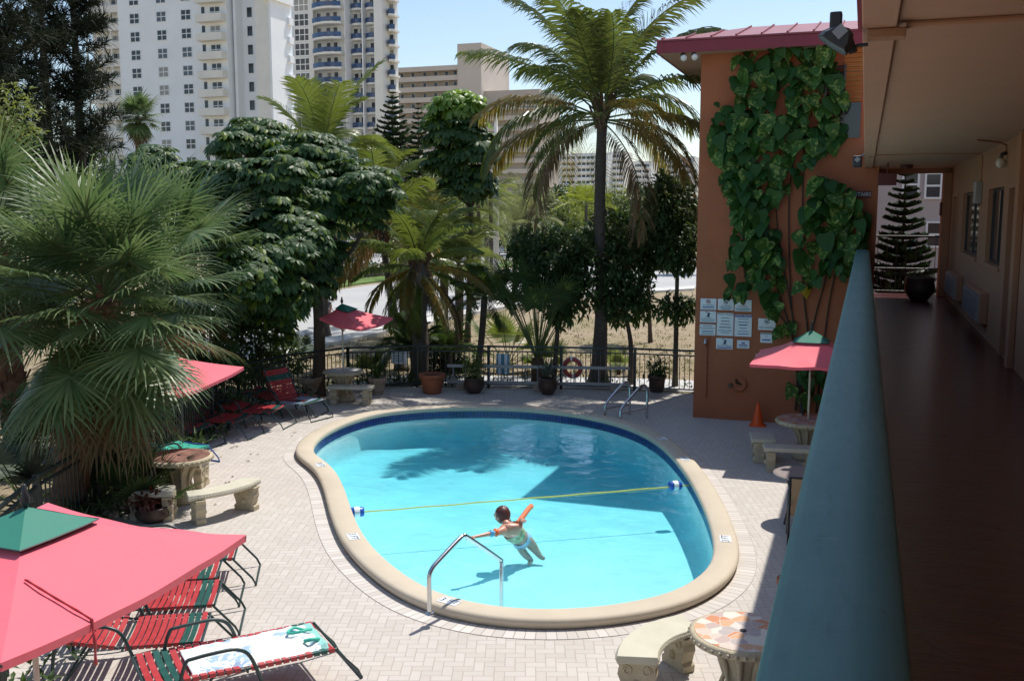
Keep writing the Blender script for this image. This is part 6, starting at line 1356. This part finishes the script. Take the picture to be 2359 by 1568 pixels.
# ---------------------------------------------------------------- far buildings, all on the street grid
WGRP=None
def win_mesh(name,w_,h_,nx,ny,frame,glass,th=.06,fr=.09):
    f=MB(); 
    f.bx(-w_/2,w_/2,-th,0,-h_/2,-h_/2+fr); f.bx(-w_/2,w_/2,-th,0,h_/2-fr,h_/2); f.bx(-w_/2,-w_/2+fr,-th,0,-h_/2+fr,h_/2-fr); f.bx(w_/2-fr,w_/2,-th,0,-h_/2+fr,h_/2-fr)
    for i in range(1,nx): x=-w_/2+w_*i/nx; f.bx(x-fr/2,x+fr/2,-th+.005,0,-h_/2+fr,h_/2-fr)
    for i in range(1,ny): z=-h_/2+h_*i/ny; f.bx(-w_/2+fr,w_/2-fr,-th+.01,0,z-fr/2,z+fr/2)
    g=MB(); g.bx(-w_/2+fr,w_/2-fr,-.03,-.01,-h_/2+fr,h_/2-fr)
    mf=bpy.data.meshes.new(name); mf.from_pydata(f.v,[],f.f); mf.materials.append(frame)
    mg=bpy.data.meshes.new(name+'_pane'); mg.from_pydata(g.v,[],g.f); mg.materials.append(glass); return mf,mg
def put_win(ms,loc,par,rz=0,pane=True,name='window'):
    o=link(bpy.data.objects.new(name,ms[0])); o.parent=par; o.matrix_parent_inverse=parent_mat(par).inverted(); o.location=loc; o.rotation_euler.z=rz
    g=link(bpy.data.objects.new('pane',ms[1])); g.parent=o
    return o
# white apartment tower
Yw=139.; k=1
wx=lambda x,y=300: P(x,y,0,Y=Yw)
bl=thing('apartment_tower','white apartment tower with four pane windows and stacked balconies','building',(wx(400).x,Yw+8,0))
HT=62.; fh=2.92
xa,xb=wx(285).x,wx(471).x; xc=wx(531).x
def zrow(y,x): return P(x,y,0,Y=Yw).z
z0=zrow(110*.351,1075*.351+0)  # a window row centre
mb=MB(); mb.bx(xa,xc+.0,Yw,Yw+16,-.02,HT); part('wall',mb,m['white'],bl)
mb=MB(); x_l=wx(205).x; mb.bx(x_l,xa-.003,Yw+2.0,Yw+16,-.02,HT); part('left_wing_wall',mb,m['white'],bl)
wm=win_mesh('apartment_window',2.0,1.75,2,2,m['whitesh'],m['tglass'],fr=.13)
zc=[z0+fh*i for i in range(-11,9)]
for xx,nm in ((322,'a'),(383,'b'),(439,'c')):
    for z in zc:
        px=wx(xx,P(0,0).y*0+300)
        if z<8 or z>47: continue
        o=put_win(wm,(px.x,Yw-.003,z),bl)
# right balcony column on the facade
for z in zc:
    if z<6 or z>48: continue
    x0,x1=wx(472).x,wx(530).x
    mb=MB(); mb.bx(x0,x1,Yw-1.5,Yw-.003,z-1.55,z-1.35); mb.bx(x0,x1,Yw-1.5,Yw-1.38,z-1.349,z-.35); mb.bx(x1-.12,x1,Yw-1.379,Yw-.003,z-1.349,z-.35)
    b_=part('balcony',mb,m['cream'],bl)
    put_win(wm,(wx(505).x,Yw-.003,z+.1),bl)
    mb=MB(); mb.bx(wx(478).x-.3,wx(478).x+.3,Yw-.03,Yw-.003,z-.9,z+1.0); part('balcony_door',mb,m['wglass'],bl)
# left balconies
for z in zc:
    if z<6 or z>46: continue
    x0,x1=wx(206).x,wx(284).x
    mb=MB(); mb.bx(x0,x1,Yw+.3,Yw+1.997,z-1.55,z-1.35); mb.bx(x0,x1,Yw+.3,Yw+.42,z-1.349,z-.4)
    for i in range(5): x=x0+(x1-x0)*i/4.2; mb.bx(x,x+.25,Yw+.31,Yw+.5,z-.399,z+1.37)
    part('balcony',mb,m['cream'],bl)
    for x in (225,262): put_win(wm,(wx(x).x,Yw+1.99,z+.05),bl)
# side: blue shaded return wall with slots, cream strip and sunlit end wall
mb=MB(); xd=wx(606).x; mb.bx(xc+.003,xd,Yw+3,Yw+6.5,-.02,HT); part('return_wall',mb,m['white'],bl)
mb=MB(); mb.bx(xc+.4,xc+.9,Yw+1.2,Yw+2.997,-.02,HT); part('corner_pier',mb,m['white'],bl)
sw=win_mesh('slot_window',1.1,1.7,1,1,m['whitesh'],m['wglass'])
for z in zc:
    if 6<z<48:
        put_win(sw,(wx(559).x,Yw+2.99,z+.3),bl); put_win(sw,(wx(596).x,Yw+2.99,z-.6),bl)
mb=MB(); xe=wx(638).x; mb.bx(xd+.003,xe,Yw-1.2,Yw+4,-.02,HT-4); part('cream_strip',mb,m['cream'],bl)
xf_=wx(672).x; ztop=P(660,8,0,Y=Yw+2).z
ye=P(678,300,X=xe+.35).y; mb=MB(); mb.bx(xe+.003,xe+.35,Yw-1.4,ye,-.02,ztop); part('end_wing_wall',mb,m['white'],bl)
mb=MB(); mb.bx(xe-.8,xe+.8,Yw-2.0,ye,ztop+.003,ztop+1.4); part('end_wing_roof',mb,m['white'],bl)
for i in range(12):
    z=ztop-3-fh*i
    if z>8: mb=MB(); mb.bx(xe+.353,xe+.75,ye-1.2,ye,z,z+1.1); part('side_balcony',mb,m['white'],bl)
# curved glass balcony tower
Yc=180.; cx=lambda x,y=300: P(x,y,0,Y=Yc)
bl=thing('curved_tower','tall pale tower with curved balconies of blue glass','building',(cx(800).x,Yc+10,0)); HT=95; f2=32.6/2293*203
mb=MB(); mb.bx(cx(732).x,cx(798).x,Yc,Yc+9,-.02,HT); part('wall',mb,m['greywhite'],bl)
mb=MB(); mb.bx(cx(676).x,cx(722).x,Yc+.5,Yc+9,-.02,HT); part('glass_bay_core',mb,m['greywhite'],bl)
mb=MB(); mb.bx(cx(798).x+.003,cx(868).x,Yc+3,Yc+9,-.02,HT); part('middle_wall',mb,m['greywhite'],bl)
mb=MB(); mb.bx(cx(868).x,cx(880).x+.6,Yc-.5,Yc+4.2,-.02,HT); mb.bx(cx(722).x,cx(733).x,Yc-1.0,Yc+3,-.02,HT); part('pier',mb,m['greywhite'],bl)
mb=MB(); mb.bx(cx(880).x+.61,cx(898).x,Yc+3,Yc+4.2,-.02,HT); part('right_wall',mb,m['greywhite'],bl)
zb=P(760,22,0,Y=Yc).z-f2*10
gm=win_mesh('glass_bay',3.55,2.55,3,2,m['whitesh'],m['tglass'],fr=.16)
dw=win_mesh('balcony_window',.95,1.9,1,1,m['whitesh'],m['tglass'],fr=.05)
def curved(x0,x1,yf,depth,z,par,skew=0,n=10):
    slab=MB();gl=MB(); a=[];
    for i in range(n+1):
        t=i/n; a.append((x0+(x1-x0)*t,yf-depth*(sin(PI*(.12+.70*t))**.8)+skew*t))
    back=yf+1.2+skew
    slab.prism([(p[0],p[1]) for p in a]+[(x1,max(back,a[-1][1]+.2)),(x0,back)],z-.28,z+.12); b_=part('balcony',slab,m['greywhite'],par)
    for (p,q) in zip(a,a[1:]): gl.bar((p[0],p[1]+.06,z+.62),(q[0],q[1]+.06,z+.62),.05,.85)
    gl.bar((x0+.03,a[0][1],z+.62),(x0+.03,yf+.5,z+.62),.05,.85)
    obj('glass_rail',gl,m['bglass'],b_)
    return b_
for i in range(0,15):
    z=zb+f2*i
    if z<14: continue
    curved(cx(733).x,cx(800).x,Yc-.2,2.6,z,bl)
    for x in (741,762,778): put_win(dw,(cx(x).x,Yc-.003,z+1.35),bl)
    put_win(gm,(cx(699).x,Yc+.49,z+1.35),bl)
    curved(cx(801).x,cx(830).x,Yc+2.9,1.6,z+.1,bl); curved(cx(834).x,cx(862).x,Yc+2.9,1.4,z+.1,bl)
    for x in (808,822,846): put_win(dw,(cx(x).x,Yc+2.99,z+1.35),bl)
    curved(cx(882).x+.5,cx(903).x,Yc+2.9,1.9,z+1.4,bl); put_win(dw,(cx(890).x,Yc+2.99,z+2.7),bl)
mb=MB(); mb.bx(cx(831).x,cx(833).x,Yc+1.2,Yc+2.997,-.02,HT); mb.bx(cx(799).x,cx(800.5).x,Yc-.2,Yc+2.997,-.02,HT); part('fin_wall',mb,m['white'],bl)
# beige block
Yb=266.; bx_=lambda x,y=300: P(x,y,0,Y=Yb)
bl=thing('beige_block','long beige gallery block with tall blank shaft','building',(bx_(1020).x,Yb+10,0)); tz=P(985,167,0,Y=Yb).z
mb=MB(); mb.bx(bx_(905).x,bx_(1064).x,Yb,Yb+18,-.02,tz); part('wall',mb,m['beige'],bl)
mb=MB(); mb.bx(bx_(905).x-1,bx_(1064).x,Yb-2.5,Yb+18,tz+.003,tz+1.3); part('roof_slab',mb,m['beige2'],bl)
st_=P(1090,104,0,Y=Yb).z; mb=MB(); mb.bx(bx_(1064).x+.003,bx_(1118).x,Yb-3,Yb+20,-.02,st_); part('shaft',mb,m['beige2'],bl)
mb=MB(); mb.bx(bx_(1118).x+.003,bx_(1245).x,Yb-1,Yb+18,-.02,P(1150,210,0,Y=Yb).z); part('right_wing',mb,m['beige'],bl)
f3=22.8/2293*291
dd_=win_mesh('gallery_door',1.1,2.0,1,1,m['whitesh'],m['wglass'],fr=.08)
for i in range(13):
    z=tz-f3*(i+1)+.4
    if z<8: break
    mb=MB(); mb.bx(bx_(905).x,bx_(1064).x-.01,Yb-2.2,Yb-.003,z-.25,z); mb.bx(bx_(905).x,bx_(1064).x-.01,Yb-2.2,Yb-2.05,z+.003,z+1.1); part('gallery',mb,m['beige2'],bl)
    for x in (928,953,980,1005,1030,1050): put_win(dd_,(bx_(x).x,Yb-.003,z+1.5),bl)
    if z+3<P(1150,210,0,Y=Yb).z:
        mb=MB(); mb.bx(bx_(1120).x,bx_(1243).x,Yb-2.8,Yb-1.003,z-.25,z+1.0); part('gallery',mb,m['beige2'],bl)
# far white slab blocks
for i,(xa_,xb_,yt,Y_,lab,mt,cols) in enumerate(((1240,1400,355,470.,'distant wide white slab block with ribbon windows','white',(1275,1310,1345,1375)),(1402,1440,350,480.,'distant narrow white block with stacked dark windows','cream',(1412,1428)),(1442,1500,372,500.,'distant pale stepped balcony block','whitesh',(1452,1470,1488)),(1502,1600,362,520.,'distant grey slab block beside the dark fence tree','greywhite',(1520,1550,1580)))):
    gx=lambda x: P(x,400,0,Y=Y_).x
    z1=P(xa_,yt,0,Y=Y_).z; s=thing('far_block',lab,'building',(gx((xa_+xb_)/2),Y_+8,0),group='far apartment blocks'); mb=MB(); mb.bx(gx(xa_),gx(xb_),Y_,Y_+16,-.02,z1); part('wall',mb,m[mt],s)
    n=int(z1/2.9)
    for j in range(3,n):
        z=z1-2.9*(j-2.2)
        if z<9: break
        mb=MB(); mb.bx(gx(xa_),gx(xb_),Y_-1.2,Y_-.003,z-1.5,z-.6); part('balcony_band',mb,m['white'],s)
        for c_ in cols:
            w_=(gx(xb_)-gx(xa_))/len(cols)*.36; 
            mb=MB(); 
            for q in range(3): mb.bx(gx(c_)-w_+q*w_*.7,gx(c_)-w_+q*w_*.7+w_*.55,Y_-.06,Y_-.003,z-.4,z+.8)
            part('window',mb,m['wglass'],s)
# neighbour building behind the walkway end
Yn_=33.; s=thing('neighbour_building','pale stucco neighbour building seen past the walkway end','building',(3,Yn_+4,0)); mb=MB(); mb.bx(.2,9,Yn_,Yn_+8,-.02,13); part('wall',mb,M('neighbour_stucco',(.50,.43,.40),.8,.05,.4),s)
nw=win_mesh('neighbour_window',.5,.8,1,2,m['whitesh'],m['wglass'],fr=.06)
for x,y in ((2098,425),(2150,428),(2152,540)): q=P(x,y,0,Y=Yn_); put_win(nw,(q.x,Yn_-.003,q.z),s)
# ---------------------------------------------------------------- tidy up
for o in bpy.data.objects:
    pass
